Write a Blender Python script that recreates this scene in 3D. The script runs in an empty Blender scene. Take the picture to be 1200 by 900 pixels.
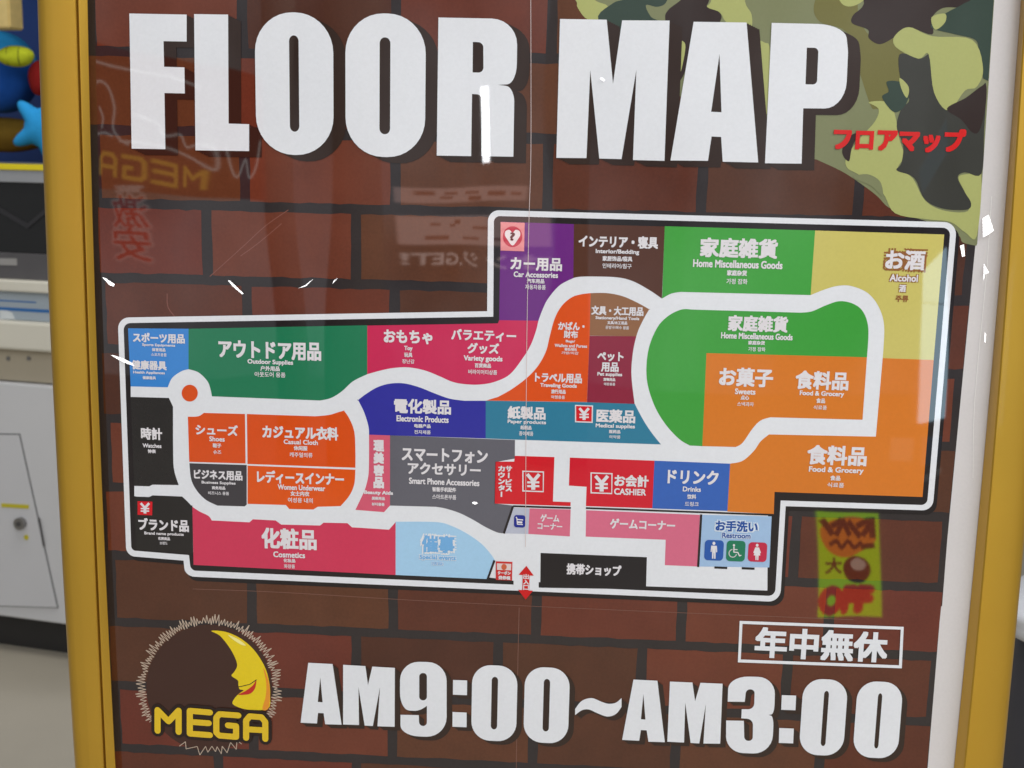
import bpy, bmesh, math, random
import numpy as np
from mathutils import Vector, Matrix, Euler
from mathutils.geometry import tessellate_polygon

random.seed(7)
SC = bpy.context.scene
COL = SC.collection

# ------------------------------------------------------------------ camera, world, light
FPX = 1450.0                                   # focal length in photo pixels (1200 x 900)
CAM = Vector((0.0, -1.0, 1.42))
ROT = Euler((1.39570298, -0.02125722, 0.05886291), 'XYZ')
cam_data = bpy.data.cameras.new('camera')
cam_data.sensor_width = 36.0
cam_data.lens = 36.0 * FPX / 1200.0
cam_data.clip_start = 0.02
cam_data.clip_end = 200.0
cam_data.dof.use_dof = True
cam_data.dof.focus_distance = 1.03
cam_data.dof.aperture_fstop = 13.0
cam = bpy.data.objects.new('camera', cam_data)
COL.objects.link(cam)
cam.location = CAM
cam.rotation_euler = ROT
SC.camera = cam

world = bpy.data.worlds.new('World')
SC.world = world
world.use_nodes = True
bg = world.node_tree.nodes['Background']
# stand-in for the shop: brighter behind the camera, noise added for patchy film haze
_N, _L = world.node_tree.nodes, world.node_tree.links
_tc = _N.new('ShaderNodeTexCoord')
_dot = _N.new('ShaderNodeVectorMath'); _dot.operation = 'DOT_PRODUCT'; _dot.inputs[1].default_value = (0.0, -1.0, 0.1)
_mr = _N.new('ShaderNodeMapRange'); _mr.interpolation_type = 'SMOOTHSTEP'
_mr.inputs['From Min'].default_value = 0.35; _mr.inputs['From Max'].default_value = 0.9
_mr.inputs['To Min'].default_value = 0.17; _mr.inputs['To Max'].default_value = 0.50
_nz = _N.new('ShaderNodeTexNoise'); _nz.inputs['Scale'].default_value = 5.0; _nz.inputs['Detail'].default_value = 4.0
_nm = _N.new('ShaderNodeMapRange'); _nm.inputs['From Min'].default_value = 0.3; _nm.inputs['From Max'].default_value = 0.7
_nm.inputs['To Min'].default_value = 0.35; _nm.inputs['To Max'].default_value = 1.75
_mp = _N.new('ShaderNodeMapping'); _mp.inputs['Scale'].default_value = (1.7, 1.0, 1.1)
_ml = _N.new('ShaderNodeMath'); _ml.operation = 'MULTIPLY'
_L.new(_tc.outputs['Generated'], _dot.inputs[0]); _L.new(_dot.outputs['Value'], _mr.inputs['Value'])
_L.new(_tc.outputs['Generated'], _mp.inputs['Vector']); _L.new(_mp.outputs[0], _nz.inputs['Vector'])
_L.new(_nz.outputs['Fac'], _nm.inputs['Value'])
_L.new(_mr.outputs[0], _ml.inputs[0]); _L.new(_nm.outputs[0], _ml.inputs[1])
_L.new(_ml.outputs[0], bg.inputs[1])
bg.inputs[0].default_value = (0.94, 0.97, 1.0, 1)

def area(name, loc, target, sx, sy, power, color=(1, 1, 1)):
    d = bpy.data.lights.new(name, 'AREA')
    d.shape = 'RECTANGLE'; d.size = sx; d.size_y = sy; d.energy = power; d.color = color
    o = bpy.data.objects.new(name, d)
    COL.objects.link(o)
    o.location = loc
    o.rotation_euler = (Vector(target) - Vector(loc)).to_track_quat('-Z', 'Y').to_euler()
    return o

area('ceiling_light', (1.4, -1.9, 3.1), (0.0, 0.0, 1.15), 2.6, 1.8, 54, (1.0, 0.99, 0.99))
area('ceiling_light_front', (0.2, -4.6, 3.4), (0.2, -4.4, 0.0), 4.5, 3.0, 124, (0.98, 0.99, 1.0))  # added fill, unseen: lifts the floor mirrored in the film
area('ceiling_light_back', (-1.0, 1.5, 3.3), (-1.0, 1.6, 0.0), 2.0, 0.9, 34, (1.0, 0.98, 0.95))

SC.view_settings.view_transform = 'Standard'
SC.view_settings.look = 'None'
SC.view_settings.exposure = 0.0
SC.view_settings.gamma = 1.0

# ------------------------------------------------------------------ measuring helpers
RM = ROT.to_matrix()

def ray(px, py):
    return RM @ Vector((px - 600.0, -(py - 450.0), -FPX))

def hit(px, py, p0, n):
    d = ray(px, py)
    t = (Vector(p0) - CAM).dot(n) / d.dot(n)
    return CAM + d * t

def P(px, py, y=0.0):
    """photo position -> (u, v) on the upright plane at depth y"""
    d = ray(px, py)
    t = (y - CAM.y) / d.y
    return (CAM.x + d.x * t, CAM.z + d.z * t)

def lin(c):
    c = c / 255.0
    return c / 12.92 if c <= 0.04045 else ((c + 0.055) / 1.055) ** 2.4

# ------------------------------------------------------------------ materials
def nodes(name):
    m = bpy.data.materials.new(name)
    m.use_nodes = True
    return m, m.node_tree.nodes, m.node_tree.links, m.node_tree.nodes['Principled BSDF']

def setin(b, k, v):
    if k in b.inputs:
        b.inputs[k].default_value = v

_inks = {}
def ink(rgb, rough_var=0.10, mottled=False):
    """printed colour under the glossy laminate film"""
    key = (rgb, mottled)
    if key in _inks:
        return _inks[key]
    m, N, L, b = nodes('ink_%02x%02x%02x' % rgb)
    base = [max(0.004, (lin(c) - 0.013) / 0.96) for c in rgb]
    tc = N.new('ShaderNodeTexCoord')
    n1 = N.new('ShaderNodeTexNoise'); n1.inputs['Scale'].default_value = 26 if mottled else 9
    n1.inputs['Detail'].default_value = 6
    n2 = N.new('ShaderNodeTexNoise'); n2.inputs['Scale'].default_value = 420
    n2.inputs['Detail'].default_value = 2
    L.new(tc.outputs['Object'], n1.inputs['Vector']); L.new(tc.outputs['Object'], n2.inputs['Vector'])
    mx = N.new('ShaderNodeMath'); mx.operation = 'ADD'
    s1 = N.new('ShaderNodeMath'); s1.operation = 'MULTIPLY'; s1.inputs[1].default_value = 0.5 if mottled else 0.12
    s2 = N.new('ShaderNodeMath'); s2.operation = 'MULTIPLY'; s2.inputs[1].default_value = 0.32 if mottled else 0.09
    L.new(n1.outputs['Fac'], s1.inputs[0]); L.new(n2.outputs['Fac'], s2.inputs[0])
    L.new(s1.outputs[0], mx.inputs[0]); L.new(s2.outputs[0], mx.inputs[1])
    off = N.new('ShaderNodeMath'); off.operation = 'ADD'
    off.inputs[1].default_value = 1.0 - (0.41 if mottled else 0.105)
    L.new(mx.outputs[0], off.inputs[0])
    sc = N.new('ShaderNodeVectorMath'); sc.operation = 'SCALE'
    sc.inputs[0].default_value = base
    L.new(off.outputs[0], sc.inputs['Scale'])
    L.new(sc.outputs['Vector'], b.inputs['Base Color'])
    setin(b, 'Roughness', 0.55)
    setin(b, 'Specular IOR Level', 0.0)
    setin(b, 'Coat Weight', 1.0)  # gloss coat in place of a separate clear cover sheet
    setin(b, 'Coat Roughness', 0.02)
    setin(b, 'Coat IOR', 1.58)
    # the film is not quite flat
    w1 = N.new('ShaderNodeTexNoise'); w1.inputs['Scale'].default_value = 5.0; w1.inputs['Detail'].default_value = 1.0
    mp = N.new('ShaderNodeMapping'); mp.inputs['Scale'].default_value = (1.6, 1, 0.5)
    L.new(tc.outputs['Object'], mp.inputs['Vector']); L.new(mp.outputs[0], w1.inputs['Vector'])
    bp = N.new('ShaderNodeBump'); bp.inputs['Strength'].default_value = 0.35; bp.inputs['Distance'].default_value = 0.004
    L.new(w1.outputs['Fac'], bp.inputs['Height'])
    L.new(bp.outputs[0], b.inputs['Coat Normal'])
    _inks[key] = m
    return m

def paint(name, rgb, rough=0.5, metal=0.0, spec=0.5, var=0.12, scale=30, coat=0.0, bump=0.0):
    m, N, L, b = nodes(name)
    base = [lin(c) for c in rgb]
    tc = N.new('ShaderNodeTexCoord')
    n1 = N.new('ShaderNodeTexNoise'); n1.inputs['Scale'].default_value = scale; n1.inputs['Detail'].default_value = 5
    L.new(tc.outputs['Object'], n1.inputs['Vector'])
    mr = N.new('ShaderNodeMapRange')
    mr.inputs['To Min'].default_value = 1 - var; mr.inputs['To Max'].default_value = 1 + var
    L.new(n1.outputs['Fac'], mr.inputs['Value'])
    sc = N.new('ShaderNodeVectorMath'); sc.operation = 'SCALE'; sc.inputs[0].default_value = base
    L.new(mr.outputs[0], sc.inputs['Scale'])
    L.new(sc.outputs['Vector'], b.inputs['Base Color'])
    setin(b, 'Roughness', rough); setin(b, 'Metallic', metal); setin(b, 'Specular IOR Level', spec)
    setin(b, 'Coat Weight', coat); setin(b, 'Coat Roughness', 0.05)
    if bump:
        bp = N.new('ShaderNodeBump'); bp.inputs['Strength'].default_value = 0.5; bp.inputs['Distance'].default_value = bump
        L.new(n1.outputs['Fac'], bp.inputs['Height']); L.new(bp.outputs[0], b.inputs['Normal'])
    return m

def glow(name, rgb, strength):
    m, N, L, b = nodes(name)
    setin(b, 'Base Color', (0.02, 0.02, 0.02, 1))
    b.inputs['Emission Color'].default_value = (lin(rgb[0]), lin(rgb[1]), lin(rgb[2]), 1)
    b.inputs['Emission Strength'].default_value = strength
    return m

# ------------------------------------------------------------------ object helpers
def link(name, me, parent=None, label=None):
    o = bpy.data.objects.new(name, me)
    COL.objects.link(o)
    if parent is not None:
        o.parent = parent
    if label:
        o['label'] = label
    return o

def tag(o, label, cat, group=None, kind=None):
    if label: o['label'] = label
    if cat: o['category'] = cat
    if group: o['group'] = group
    if kind: o['kind'] = kind
    return o

def empty(name, loc, label, cat, group=None, rot=0.0):
    o = bpy.data.objects.new(name, None)
    COL.objects.link(o)
    o.location = loc
    o.rotation_euler = (0, 0, rot)
    o.empty_display_size = 0.05
    return tag(o, label, cat, group)

BASE = Vector((0.0, 0.0, 0.62))               # foot of the poster
STEP = 0.0001

class Flat:
    """flat printed shapes collected into one mesh; shapes are (u, v) on the poster"""
    def __init__(s):
        s.v = []; s.f = []; s.m = []; s.mats = []; s.k = 0
    def mat(s, m):
        if m not in s.mats: s.mats.append(m)
        return s.mats.index(m)
    def raw(s, verts, faces, layer, m):
        i0 = len(s.v); mi = s.mat(m)
        y = -(layer * STEP + (s.k % 13) * 0.000007); s.k += 1
        s.v += [(a - BASE.x, y, b - BASE.z) for a, b in verts]
        for f in faces:
            s.f.append([i + i0 for i in f]); s.m.append(mi)
    def loops(s, loops, layer, m):
        """outer loop and holes, already on the plane"""
        vs = [[Vector((a, b, 0)) for a, b in l] for l in loops]
        tris = tessellate_polygon(vs)
        s.raw([p for l in loops for p in l], tris, layer, m)
    def poly(s, pts, layer, m, holes=()):
        s.loops([[P(*p) for p in pts]] + [[P(*p) for p in h] for h in holes], layer, m)
    def stroke(s, pts, w, layer, m, closed=False, cap=True):
        """pen line of width w (photo pixels)"""
        q = [P(*p) for p in pts]
        c = pts[len(pts) // 2]
        a = P(c[0] - 5, c[1]); b = P(c[0] + 5, c[1])
        r = w * math.hypot(b[0] - a[0], b[1] - a[1]) / 20
        n = len(q)
        for i in range(n if closed else n - 1):
            a, b = Vector(q[i]), Vector(q[(i + 1) % n])
            d = (b - a)
            if d.length < 1e-9: continue
            d.normalize(); t = Vector((-d.y, d.x)) * r
            s.raw([tuple(a + t), tuple(b + t), tuple(b - t), tuple(a - t)], [(0, 1, 2, 3)], layer, m)
        if cap:
            for i in range(n):
                s.raw([(q[i][0] + r * math.cos(k * math.pi / 5), q[i][1] + r * math.sin(k * math.pi / 5)) for k in range(10)], [tuple(range(10))], layer, m)
    def build(s, name, parent, label=None):
        me = bpy.data.meshes.new(name)
        me.from_pydata(s.v, [], s.f)
        for m in s.mats: me.materials.append(m)
        me.polygons.foreach_set('material_index', s.m)
        me.update()
        return link(name, me, parent, label)

# ---- outlines
def fillet(pts, n=7):
    """polygon whose vertices may carry a corner radius (x, y, r)"""
    out = []
    N = len(pts)
    for i in range(N):
        p = pts[i]
        r = p[2] if len(p) > 2 else 0
        b = Vector(p[:2])
        if r <= 0:
            out.append(tuple(b)); continue
        a = Vector(pts[i - 1][:2]); c = Vector(pts[(i + 1) % N][:2])
        da = (a - b); dc = (c - b)
        ra = min(r, da.length * 0.499); rc = min(r, dc.length * 0.499)
        p0 = b + da.normalized() * ra; p1 = b + dc.normalized() * rc
        k = 0.5523
        c0 = p0 + (b - p0) * k; c1 = p1 + (b - p1) * k
        for j in range(n + 1):
            t = j / n
            q = p0 * (1 - t) ** 3 + c0 * 3 * t * (1 - t) ** 2 + c1 * 3 * t * t * (1 - t) + p1 * t ** 3
            out.append(tuple(q))
    return out

def smooth(pts, sub=5, closed=True):
    """curve through the points"""
    out = []
    n = len(pts)
    rng = range(n) if closed else range(n - 1)
    for i in rng:
        if closed:
            p0, p1, p2, p3 = (Vector(pts[(i + k - 1) % n]) for k in range(4))
        else:
            p0 = Vector(pts[max(i - 1, 0)]); p1 = Vector(pts[i]); p2 = Vector(pts[i + 1]); p3 = Vector(pts[min(i + 2, n - 1)])
        for j in range(sub):
            t = j / sub
            out.append(tuple(0.5 * ((2 * p1) + (p2 - p0) * t + (2 * p0 - 5 * p1 + 4 * p2 - p3) * t * t + (3 * p1 - p0 - 3 * p2 + p3) * t ** 3)))
    if not closed: out.append(tuple(pts[-1]))
    return out

def semi(pts):
    """points; runs of points marked with a third value 's' are joined by a curve, others stay straight"""
    n = len(pts); out = []
    for i in range(n):
        a = pts[i]; b = pts[(i + 1) % n]
        if len(a) > 2 and len(b) > 2:
            p = pts[i - 1] if len(pts[i - 1]) > 2 else a
            q = pts[(i + 2) % n] if len(pts[(i + 2) % n]) > 2 else b
            p0, p1, p2, p3 = (Vector(t[:2]) for t in (p, a, b, q))
            for j in range(6):
                t = j / 6
                out.append(tuple(0.5 * ((2 * p1) + (p2 - p0) * t + (2 * p0 - 5 * p1 + 4 * p2 - p3) * t * t + (3 * p1 - p0 - 3 * p2 + p3) * t ** 3)))
        else:
            out.append(tuple(a[:2]))
    return out

def C(*pts):                                   # mark as curved
    return [(a, b, 's') for a, b in pts]

def lean(x):
    return 0.0361 - (x - 103) / 1092 * 0.1217

def rrect(l, t, r, b, rx, ry, n=9):
    """rounded upright box from its bounds in the photo -> loop on the plane"""
    w = (r - l) - 0.7 * abs(lean((l + r) / 2)) * (b - t)
    cx, cy = (l + r) / 2, (t + b) / 2
    u0, _ = P(cx - w / 2, cy); u1, _ = P(cx + w / 2, cy)
    _, v1 = P(cx, t); _, v0 = P(cx, b)
    W, H = u1 - u0, v1 - v0
    a = rx / w * W; c = ry / (b - t) * H
    a = min(a, W / 2); c = min(c, H / 2)
    out = []
    for (x, y, s) in ((u1 - a, v1 - c, 0), (u0 + a, v1 - c, 1), (u0 + a, v0 + c, 2), (u1 - a, v0 + c, 3)):
        for j in range(n + 1):
            q = (s + j / n) * math.pi / 2
            out.append((x + a * math.cos(q), y + c * math.sin(q)))
    return out

# ---- lettering
_glyphs = {}
def glyphs(text):
    if text in _glyphs:
        return _glyphs[text]
    c = bpy.data.curves.new('lettering', 'FONT')
    c.body = text; c.size = 1.0; c.resolution_u = 3
    o = bpy.data.objects.new('lettering', c)
    COL.objects.link(o)
    dg = bpy.context.evaluated_depsgraph_get()
    me = bpy.data.meshes.new_from_object(o.evaluated_get(dg))
    v = [(p.co.x, p.co.y) for p in me.vertices]
    f = [tuple(p.vertices) for p in me.polygons]
    bpy.data.objects.remove(o); bpy.data.curves.remove(c); bpy.data.meshes.remove(me)
    _glyphs[text] = (v, f)
    return v, f

def letter(F, text, xl, xr, yt, yb, layer, m, weight=0.045, halo=None, halo_w=0.18, ring=8, squash=1.0, mirror=False, stretch=1.0):
    """lettering that fills the given box of the photo"""
    v, f = glyphs(text)
    xs = [p[0] for p in v]; ys = [p[1] for p in v]
    x0, x1, y0, y1 = min(xs), max(xs), min(ys), max(ys)
    cx, cy = (xl + xr) / 2, (yt + yb) / 2
    u0, va = P(xl, cy); u1, vb = P(xr, cy)
    _, v1 = P(cx, yt); _, v0 = P(cx, yb)
    W, H = math.hypot(u1 - u0, 0), v1 - v0
    # centre row stays level on the poster
    uc, vc = P(cx, cy)
    u0 = uc - W / 2; v0 = vc - H / 2
    def place(dx, dy, ww):
        e = ww * H                            # pen thickness
        sx = (W - 2 * e) / (x1 - x0); sy = (H - 2 * e) / (y1 - y0)
        return [(u0 + e + (a - x0) * sx + dx * e, v0 + e + (b - y0) * sy + dy * e) for a, b in v]
    pen = [(-1, -1), (0, -1), (1, -1), (1, 0), (1, 1), (0, 1), (-1, 1), (-1, 0)] if ring >= 8 else [(-1, -1), (1, -1), (1, 1), (-1, 1)]
    if halo is not None:
        for a, b in pen:
            e = halo_w / max(weight, 1e-4)
            F.raw(place(a * e * 0.8, b * e * 0.8, weight), f, layer - 1, halo)
    if weight <= 0:
        F.raw(place(0, 0, 0.0), f, layer, m)
    else:
        for a, b in pen:
            F.raw(place(a, b, weight), f, layer, m)

# ------------------------------------------------------------------ inks
WHITE = ink((228, 230, 235)); PAPER = ink((214, 210, 210))
BLACK = ink((44, 40, 42)); SHADOW = ink((58, 46, 42)); MORTAR = ink((56, 51, 52), mottled=True)
RED = ink((212, 38, 48))

# ================================================================== POSTER
poster = empty('floor_map_poster', BASE, 'glossy laminated floor map poster with brick print, large white title and opening hours', 'poster')

F = Flat()
F.poly([(70, -45), (1230, -45), (1135, 990), (112, 990)], 0, PAPER)
F.build('paper_sheet', poster)

# ---- brick print
F = Flat()
edge = [(1166.5, -45), (1165, 0), (1151, 210), (1145, 286), (1143, 287), (1110, 633), (1104, 710), (1102.5, 711), (1087, 900), (1078, 990)]
F.poly([(92, -45)] + edge + [(122, 990)], 1, MORTAR)
row_px = [-30, 60, 152, 238, 325, 408, 490, 570, 650, 728, 802, 875, 946]
row_v = [P(123, y)[1] for y in row_px]
A_u = [P(287, 205)[0]]; B_u = [P(243, 285)[0]]
du = P(417, 285)[0] - P(243, 285)[0]
hm = (P(300, 285)[0] - P(294, 285)[0])          # half a joint
brick_tones = [(106, 58, 47), (88, 57, 45), (111, 62, 49), (95, 55, 44), (82, 52, 43), (97, 62, 47), (107, 56, 47)]
bt = [ink(c, mottled=True) for c in brick_tones]
# right print edge as a function of v
ev = sorted((P(*e)[1], P(*e)[0]) for e in edge)
def edge_u(v):
    return float(np.interp(v, [a for a, _ in ev], [b for _, b in ev]))
u_left = lambda v: float(np.interp(v, [P(122, 990)[1], P(92, -45)[1]], [P(122, 990)[0], P(92, -45)[0]]))
for i in range(len(row_v) - 1):
    vt, vb = row_v[i] - hm * 0.95, row_v[i + 1] + hm * 0.95
    base = (A_u if i % 2 == 0 else B_u)[0]
    prev = None
    for k in range(-4, 8):
        ua, ub = base + k * du + hm, base + (k + 1) * du - hm
        ua = max(ua, u_left(vt) + (0.002 if i == 1 else 0.0105))
        ub0, ub1 = min(ub, edge_u(vt) - 0.0005), min(ub, edge_u(vb) - 0.0005)
        if min(ub0, ub1) - ua < 0.004: continue
        c = random.choice([t for t in range(len(bt)) if t != prev]); prev = c
        rt = []
        n = 14
        j = lambda s: random.uniform(-s, s)
        for q in range(n): rt.append((ua + (ub0 - ua) * q / n + j(0.0002), vt + j(0.0006)))
        for q in range(4): rt.append((ub0 + (ub1 - ub0) * q / 4 + (j(0.0005) if ub0 == ub else 0), vt + (vb - vt) * q / 4))
        for q in range(n): rt.append((ub1 + (ua - ub1) * q / n + j(0.0002), vb + j(0.0006)))
        for q in range(4): rt.append((ua + j(0.0005), vb + (vt - vb) * q / 4))
        F.loops([rt], 2, bt[c])
F.build('brick_print', poster)

# ---- camouflage print
def z(*p): return [(680 + a / 2.353, b / 2.353) for a, b in p]
LT = ink((172, 176, 112)); MID = ink((128, 132, 98)); OLV = ink((116, 112, 66)); DGN = ink((60, 74, 66)); DGR = ink((66, 66, 62)); DBR = ink((58, 48, 46))
F = Flat()
camo_edge = [(1166, -45), (1165, 0), (1151, 210), (1145, 286)]
F.poly([(664, -45), (668, -8), (690, 22), (725, 60), (745, 95), (790, 105), (830, 150), (900, 175)] + smooth([(957, 187), (985, 200), (1004, 212), (1027, 229), (1041, 243), (1060, 250), (1066, 254), (1075, 256), (1090, 261), (1122, 275), (1128, 284), (1144, 288)], 4, False) + camo_edge[::-1], 3, MID)
F.poly(smooth([(660, -30), (675, 0), (677, 9), (689, 23), (710, 21), (712, 7), (696, -2), (700, -32)]), 4, LT)
F.poly(smooth([(701, 24), (718, 4), (735, -4), (740, -32), (785, -32), (782, 0), (771, 8), (757, 6), (763, 20), (775, 30), (740, 60)]), 4, DGN)
F.poly(smooth([(782, 13), (801, -4), (806, -30), (836, -30), (831, 0), (829, 8.5), (843.6, 15), (842, 28), (812, 60), (800, 90), (786, 100), (780, 30)]), 4.5, DBR)
F.poly(smooth([(826.6, 8.5), (833, 2), (842, -32), (872, -30), (873, 2), (880.6, 17), (880, 34), (868, 42), (850, 25), (843.6, 15)]), 4, LT)
F.poly(smooth([(881, 48), (896, 50), (902, 60), (900, 130), (890, 120), (884, 80)]), 4, LT)
F.poly(smooth([(794, 50), (803, 52), (800, 75), (795, 90), (790, 80)]), 5, LT)
F.poly(smooth(z((690, -70), (770, -70), (765, 30), (800, 100), (870, 110), (900, 200), (840, 290), (815, 300), (800, 290), (770, 200), (735, 90), (660, 60), (645, 10))), 3.5, OLV)
F.poly(smooth(z((705, -60), (800, -60), (785, -4), (745, 18), (715, 2))), 4, LT)
F.poly(smooth(z((790, -70), (1095, -70), (1090, 0), (1060, 20), (1000, 22), (968, 52), (970, 95), (900, 75), (862, 105), (825, 122), (795, 105), (793, 82), (750, 65), (752, 42), (782, 10))), 4.5, DBR)
F.poly(semi([(1163, -45), (1164.3, 0), (1158, 95)] + C((1152, 92), (1147, 64), (1143, 47), (1118, 40), (1094, 34), (1092, 28), (1109, 15), (1128, 5), (1141, -6), (1138, -44))), 5, DGN)
F.poly(smooth(z((865, 102), (905, 75), (970, 100), (1080, 110), (1110, 190), (1092, 240), (1060, 250), (1015, 305), (975, 255), (960, 150), (932, 162), (872, 132))), 5.5, LT)
F.poly(smooth(z((968, 48), (1005, 38), (1005, 62), (978, 82))), 6, LT)
F.poly(smooth(z((880, 150), (935, 162), (965, 150), (975, 200), (1000, 285), (1020, 305), (1062, 275), (1105, 240), (1119, 238), (1113, 360), (1106, 478), (1060, 475), (1040, 490), (1060, 530), (1077, 560), (1065, 578), (1000, 575), (950, 550), (920, 490), (872, 470), (885, 450), (890, 400), (872, 350), (885, 300), (907, 275), (885, 230))), 6, DGR)
F.poly(smooth(z((1010, 300), (1062, 270), (1105, 238), (1119, 238), (1116, 300), (1100, 360), (1080, 365), (1050, 330))), 6.5, DBR)
F.poly(smooth(z((845, 225), (885, 228), (905, 262), (890, 298), (862, 308), (832, 268), (850, 252))), 6.5, DGN)
F.poly(smooth(z((880, 215), (905, 240), (900, 270), (885, 245))), 6.8, LT)
F.poly(smooth(z((795, 282), (850, 282), (868, 320), (880, 385), (893, 430), (876, 465), (915, 490), (950, 552), (1000, 580), (1068, 582), (1062, 535), (1042, 490), (1068, 480), (1105, 482), (1093, 650), (1060, 640), (1020, 612), (960, 605), (868, 588), (832, 530), (768, 482), (735, 462), (735, 430), (772, 380), (812, 335), (822, 300))), 5, LT)
F.poly(smooth(z((735, 382), (764, 368), (748, 410), (740, 445), (722, 420))), 6, DBR)
F.poly(smooth(z((752, 490), (790, 480), (826, 500), (833, 540), (800, 512))), 6, MID)
F.build('camouflage_print', poster, 'green and brown camouflage print in the upper right')

# ---- big title
L_F = [[(152.2, 16), (219.3, 17.3), (219.3, 48.9), (192.2, 48.4), (192.9, 78.4), (216.7, 79.1), (217.1, 109.6), (193.3, 109.1), (194.4, 174.9), (154.9, 174.2)]]
L_L = [[(228, 16.7), (267.8, 17.3), (268.4, 144.9), (292.4, 145.6), (292.4, 177.1), (229.6, 176.2)]]
L_R = [fillet([(514, 20.7), (588, 22.5, 20), (606, 30, 10), (606.5, 60, 30), (605, 92, 18), (583.5, 99.5), (602, 106, 14), (602.7, 130, 14), (601.7, 183.7), (564.3, 183), (565, 112, 5), (553.3, 110.7), (552.3, 183), (512, 182.3)]),
       fillet([(554.3, 49.3), (566.5, 49.8, 6), (566.7, 85.3, 6), (554, 85)])]
L_R[0] = fillet([(514, 20.7), (590, 22.5, 34), (606, 24, 2), (606, 62, 40), (605, 95, 18), (583.5, 99.5), (603, 104, 18), (602.7, 140, 20), (601.7, 183.7), (564.3, 183), (565, 111, 5), (553.3, 110.2), (552.3, 183), (512, 182.3)])
L_R[0] = fillet([(514, 20.7), (606.5, 22.5, 30), (605.5, 98.5, 24), (583.5, 99.5), (603, 102, 18), (601.7, 183.7), (564.3, 183), (565, 111, 6), (553.3, 110.2), (552.3, 183), (512, 182.3)])
L_M = [[(656.3, 22.4), (711, 23.3), (718.3, 98.3), (729, 24), (784.6, 24.3), (778.6, 188.5), (741.7, 187.5), (745.7, 81.7), (728.3, 186.5), (702.3, 185.8), (691.7, 81.7), (687.3, 185.3), (652, 185)]]
L_A = [[(812.7, 25.7), (874.7, 26.6), (888.3, 190.4), (846.7, 189.5), (844.9, 160.5), (833.7, 160), (829.5, 188.5), (785.6, 188)], [(843, 63.5), (845.3, 131.6), (833.2, 131.1)]]
L_P = [fillet([(904.1, 27), (990, 29, 32), (993.5, 60, 4), (990.5, 127.5, 32), (941, 127), (939.1, 191.8), (896.2, 191.3)]), fillet([(945.2, 56), (958.8, 56.3, 5), (957, 99.2, 5), (943.6, 98.9)])]
title = [[[P(*p) for p in l] for l in g] for g in (L_F, L_L, L_R, L_M, L_A, L_P)]
title += [[rrect(299.3, 14.7, 391.6, 181.6, 44, 46), rrect(339.3, 41.6, 351.1, 154.4, 6, 7)], [rrect(405, 16, 499, 184, 44, 46), rrect(445, 44, 457.7, 157.3, 6, 7)]]
F = Flat()
for g in title: F.loops(g, 12, WHITE)
t_obj = F.build('title_lettering', poster, 'huge white block letters FLOOR MAP')
def dropped(groups, dx, dy, n, layer, m, name, parent):
    F = Flat()
    for k in range(1, n + 1):
        for g in groups:
            F.loops([[(a + dx * k / n, b - dy * k / n) for a, b in g[0]]], layer, m)
    return F.build(name, parent)
px1 = P(605, 100)[0] - P(604, 100)[0]
dropped(title, 15 * px1, 7 * px1, 6, 9, SHADOW, 'printed_shadow', t_obj)

F = Flat()
letter(F, 'フロアマップ', 976, 1131, 150, 178, 12, ink((214, 44, 44)), weight=0.05, ring=10)
F.build('subtitle_lettering', poster, 'red katakana subtitle on the camouflage')

# ---- opening hours
def q3(*p): return list(p)
H_A1 = [[(361.6, 776), (390.1, 777.5), (400.6, 848.6), (381.4, 848), (379.6, 835.1), (373, 834.8), (371.8, 847.1), (352.6, 846.2)], [(375.7, 793.4), (378.4, 822.2), (372.7, 821.9)]]
H_M1 = [[(402.4, 778.4), (428.5, 779.9), (431.5, 802), (436.6, 780.5), (463, 782), (462.7, 851), (442.6, 850.4), (445.6, 804.5), (437.2, 850.1), (427.6, 849.5), (420.4, 804.5), (421, 848.9), (402.4, 848.3)]]
H_9 = [fillet([(469, 774.5, 22), (523.6, 775.5, 22), (523.6, 863.5, 24), (469.4, 861.5, 22), (469.6, 836.9), (491, 837.3), (491.5, 850, 4.5), (500.5, 850, 4.5), (500.5, 826.5), (491, 832.5, 5), (469, 831.5, 20)]), fillet([(491.5, 788, 4.4), (500.5, 788, 4.4), (500.5, 820, 4.4), (491.5, 820, 4.4)])]
H_C1 = [[(531.1, 796.1), (547.6, 796.7), (547.4, 814), (530.9, 813.4)]]
H_C2 = [[(530.5, 833.6), (547, 834.3), (547, 851.5), (530.4, 850.9)]]
H_T = [smooth([(674, 830), (681.7, 820.7), (693.3, 817.3), (705, 821.7), (713.3, 824), (721.7, 822.7), (728.3, 817.3)], 4, False) + smooth([(728.3, 827.7), (721.7, 836), (711.7, 839), (700, 835), (690, 830.7), (681.7, 831.7), (674, 837.3)], 4, False)]
H_A2 = [[(742.3, 795.6), (770.3, 797), (779, 869), (759.8, 868.4), (757.7, 855.1), (751, 854.7), (749, 867.3), (729, 866.3)], [(753.9, 812.7), (756.3, 842.5), (751, 842.1)]]
H_M2 = [[(785, 798), (811.3, 799.1), (814.4, 821), (820.7, 799.4), (846.6, 800.5), (843.8, 870.8), (824.2, 870.5), (827, 824.3), (819.3, 870.5), (809.2, 869.8), (802.9, 822.5), (801.5, 869.4), (781.9, 868.4)]]
H_3 = [fillet([(853.5, 791.5, 24), (908.5, 793, 20), (907, 836, 11), (900.5, 837), (906.5, 839, 12), (904.5, 883, 22), (850.5, 881, 20), (850.8, 843.5), (871.5, 843.9), (872, 867.2, 4.6), (881.8, 867.5, 4.6), (882.3, 842, 7), (868.5, 841), (869, 830.3), (883.5, 830.5, 7), (884.2, 807.3, 4.6), (874.2, 807, 4.6), (872.5, 821.8), (852.6, 821.5)])]
H_C3 = [[(915.9, 813.8), (932.7, 814.4), (931.9, 831.6), (915.2, 831)]]
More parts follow.
